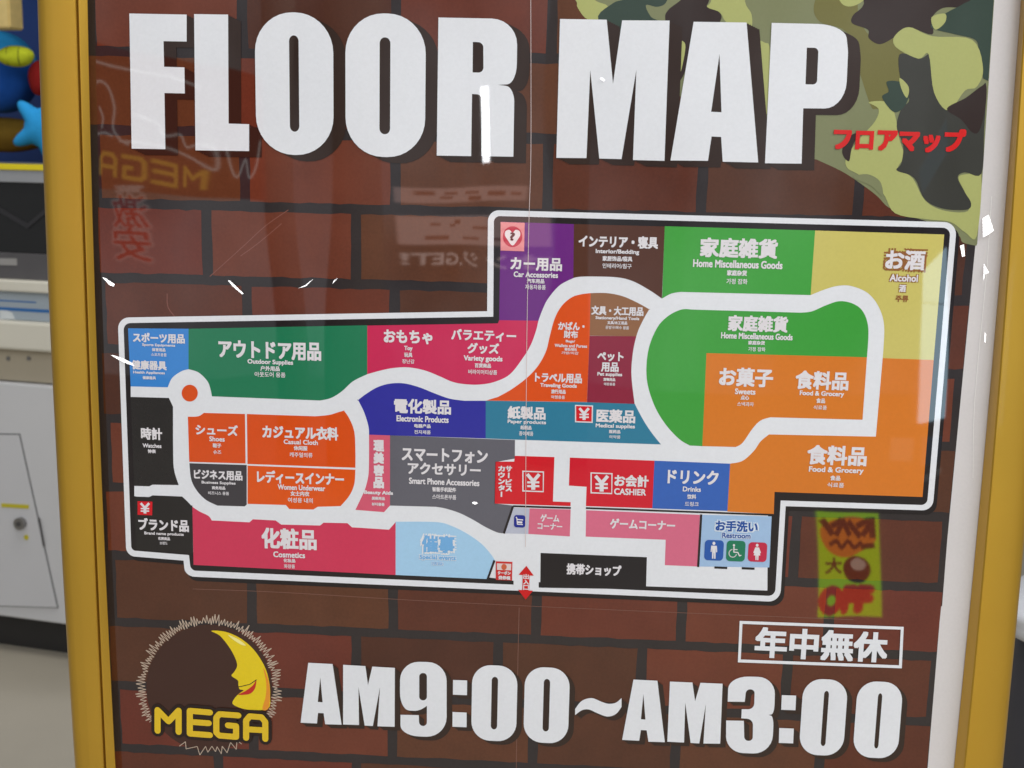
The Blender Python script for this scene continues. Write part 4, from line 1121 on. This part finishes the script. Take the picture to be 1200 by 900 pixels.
# shop window with daylight outside
Y = 2.0
wn = root_at('shop_window', 1095, 400, Y, 'tall shop window with pale daylight behind and dark lower panes', 'window')
day = glow('daylight', (190, 222, 240), 6.0); dim = glow('daylight_dim', (150, 176, 196), 1.0); dim2 = glow('daylight_faint', (190, 196, 190), 1.3)
fm = paint('window_frame', (58, 58, 62), 0.4, metal=0.4)
flat_sheet('pane', [(1081, 322), (1116, 292), (1112, 360), (1079.5, 360)], Y, day, wn, 0.01)
flat_sheet('pane', [(1079.5, 361.5), (1112, 361.5), (1106, 490), (1072, 496)], Y, day, wn, 0.01)
flat_sheet('pane', [(1076, 512), (1102, 512), (1098, 540), (1076, 544)], Y, dim, wn, 0.01)
flat_sheet('pane', [(1052, 514), (1068, 514), (1066, 538), (1050, 538)], Y, dim2, wn, 0.01)
flat_sheet('pane', [(1080, 556), (1105, 548), (1104, 554), (1079, 562)], Y, dim2, wn, 0.01)
flat_sheet('pane', [(1072, 200), (1118, 140), (1120, 178), (1078, 226)], Y, dim, wn, 0.01)

# unseen columns added further back to give the film pale vertical bands
for px, w, g in ((420, 70, 0), (665, 46, 1), (330, 40, 2)):
    Y = 4.5 + g * 0.4
    a, b = P(px - w / 2, 300, Y)[0], P(px + w / 2, 300, Y)[0]
    r = (b - a) / 2
    cm = paint('column_plaster', (206, 200, 194), 0.7, var=0.08, scale=5)
    bm = bmesh.new()
    bmesh.ops.create_cone(bm, cap_ends=True, segments=32, radius1=r, radius2=r, depth=3.3)
    bmesh.ops.translate(bm, verts=bm.verts, vec=(0, 0, 1.65))
    me = bpy.data.meshes.new('round_column'); bm.to_mesh(me); bm.free(); me.materials.append(cm)
    o = link('round_column', me); o.location = ((a + b) / 2, -Y, 0)
    tag(o, ['widest pale round column, mirrored below the second O of the title', 'middle-sized pale round column, mirrored below the M of the title', 'thinnest pale round column, mirrored below the first O of the title'][g], 'column', 'pale columns behind the camera')

# ---- glints on film creases, shaped as mirror facets aimed at the ceiling light
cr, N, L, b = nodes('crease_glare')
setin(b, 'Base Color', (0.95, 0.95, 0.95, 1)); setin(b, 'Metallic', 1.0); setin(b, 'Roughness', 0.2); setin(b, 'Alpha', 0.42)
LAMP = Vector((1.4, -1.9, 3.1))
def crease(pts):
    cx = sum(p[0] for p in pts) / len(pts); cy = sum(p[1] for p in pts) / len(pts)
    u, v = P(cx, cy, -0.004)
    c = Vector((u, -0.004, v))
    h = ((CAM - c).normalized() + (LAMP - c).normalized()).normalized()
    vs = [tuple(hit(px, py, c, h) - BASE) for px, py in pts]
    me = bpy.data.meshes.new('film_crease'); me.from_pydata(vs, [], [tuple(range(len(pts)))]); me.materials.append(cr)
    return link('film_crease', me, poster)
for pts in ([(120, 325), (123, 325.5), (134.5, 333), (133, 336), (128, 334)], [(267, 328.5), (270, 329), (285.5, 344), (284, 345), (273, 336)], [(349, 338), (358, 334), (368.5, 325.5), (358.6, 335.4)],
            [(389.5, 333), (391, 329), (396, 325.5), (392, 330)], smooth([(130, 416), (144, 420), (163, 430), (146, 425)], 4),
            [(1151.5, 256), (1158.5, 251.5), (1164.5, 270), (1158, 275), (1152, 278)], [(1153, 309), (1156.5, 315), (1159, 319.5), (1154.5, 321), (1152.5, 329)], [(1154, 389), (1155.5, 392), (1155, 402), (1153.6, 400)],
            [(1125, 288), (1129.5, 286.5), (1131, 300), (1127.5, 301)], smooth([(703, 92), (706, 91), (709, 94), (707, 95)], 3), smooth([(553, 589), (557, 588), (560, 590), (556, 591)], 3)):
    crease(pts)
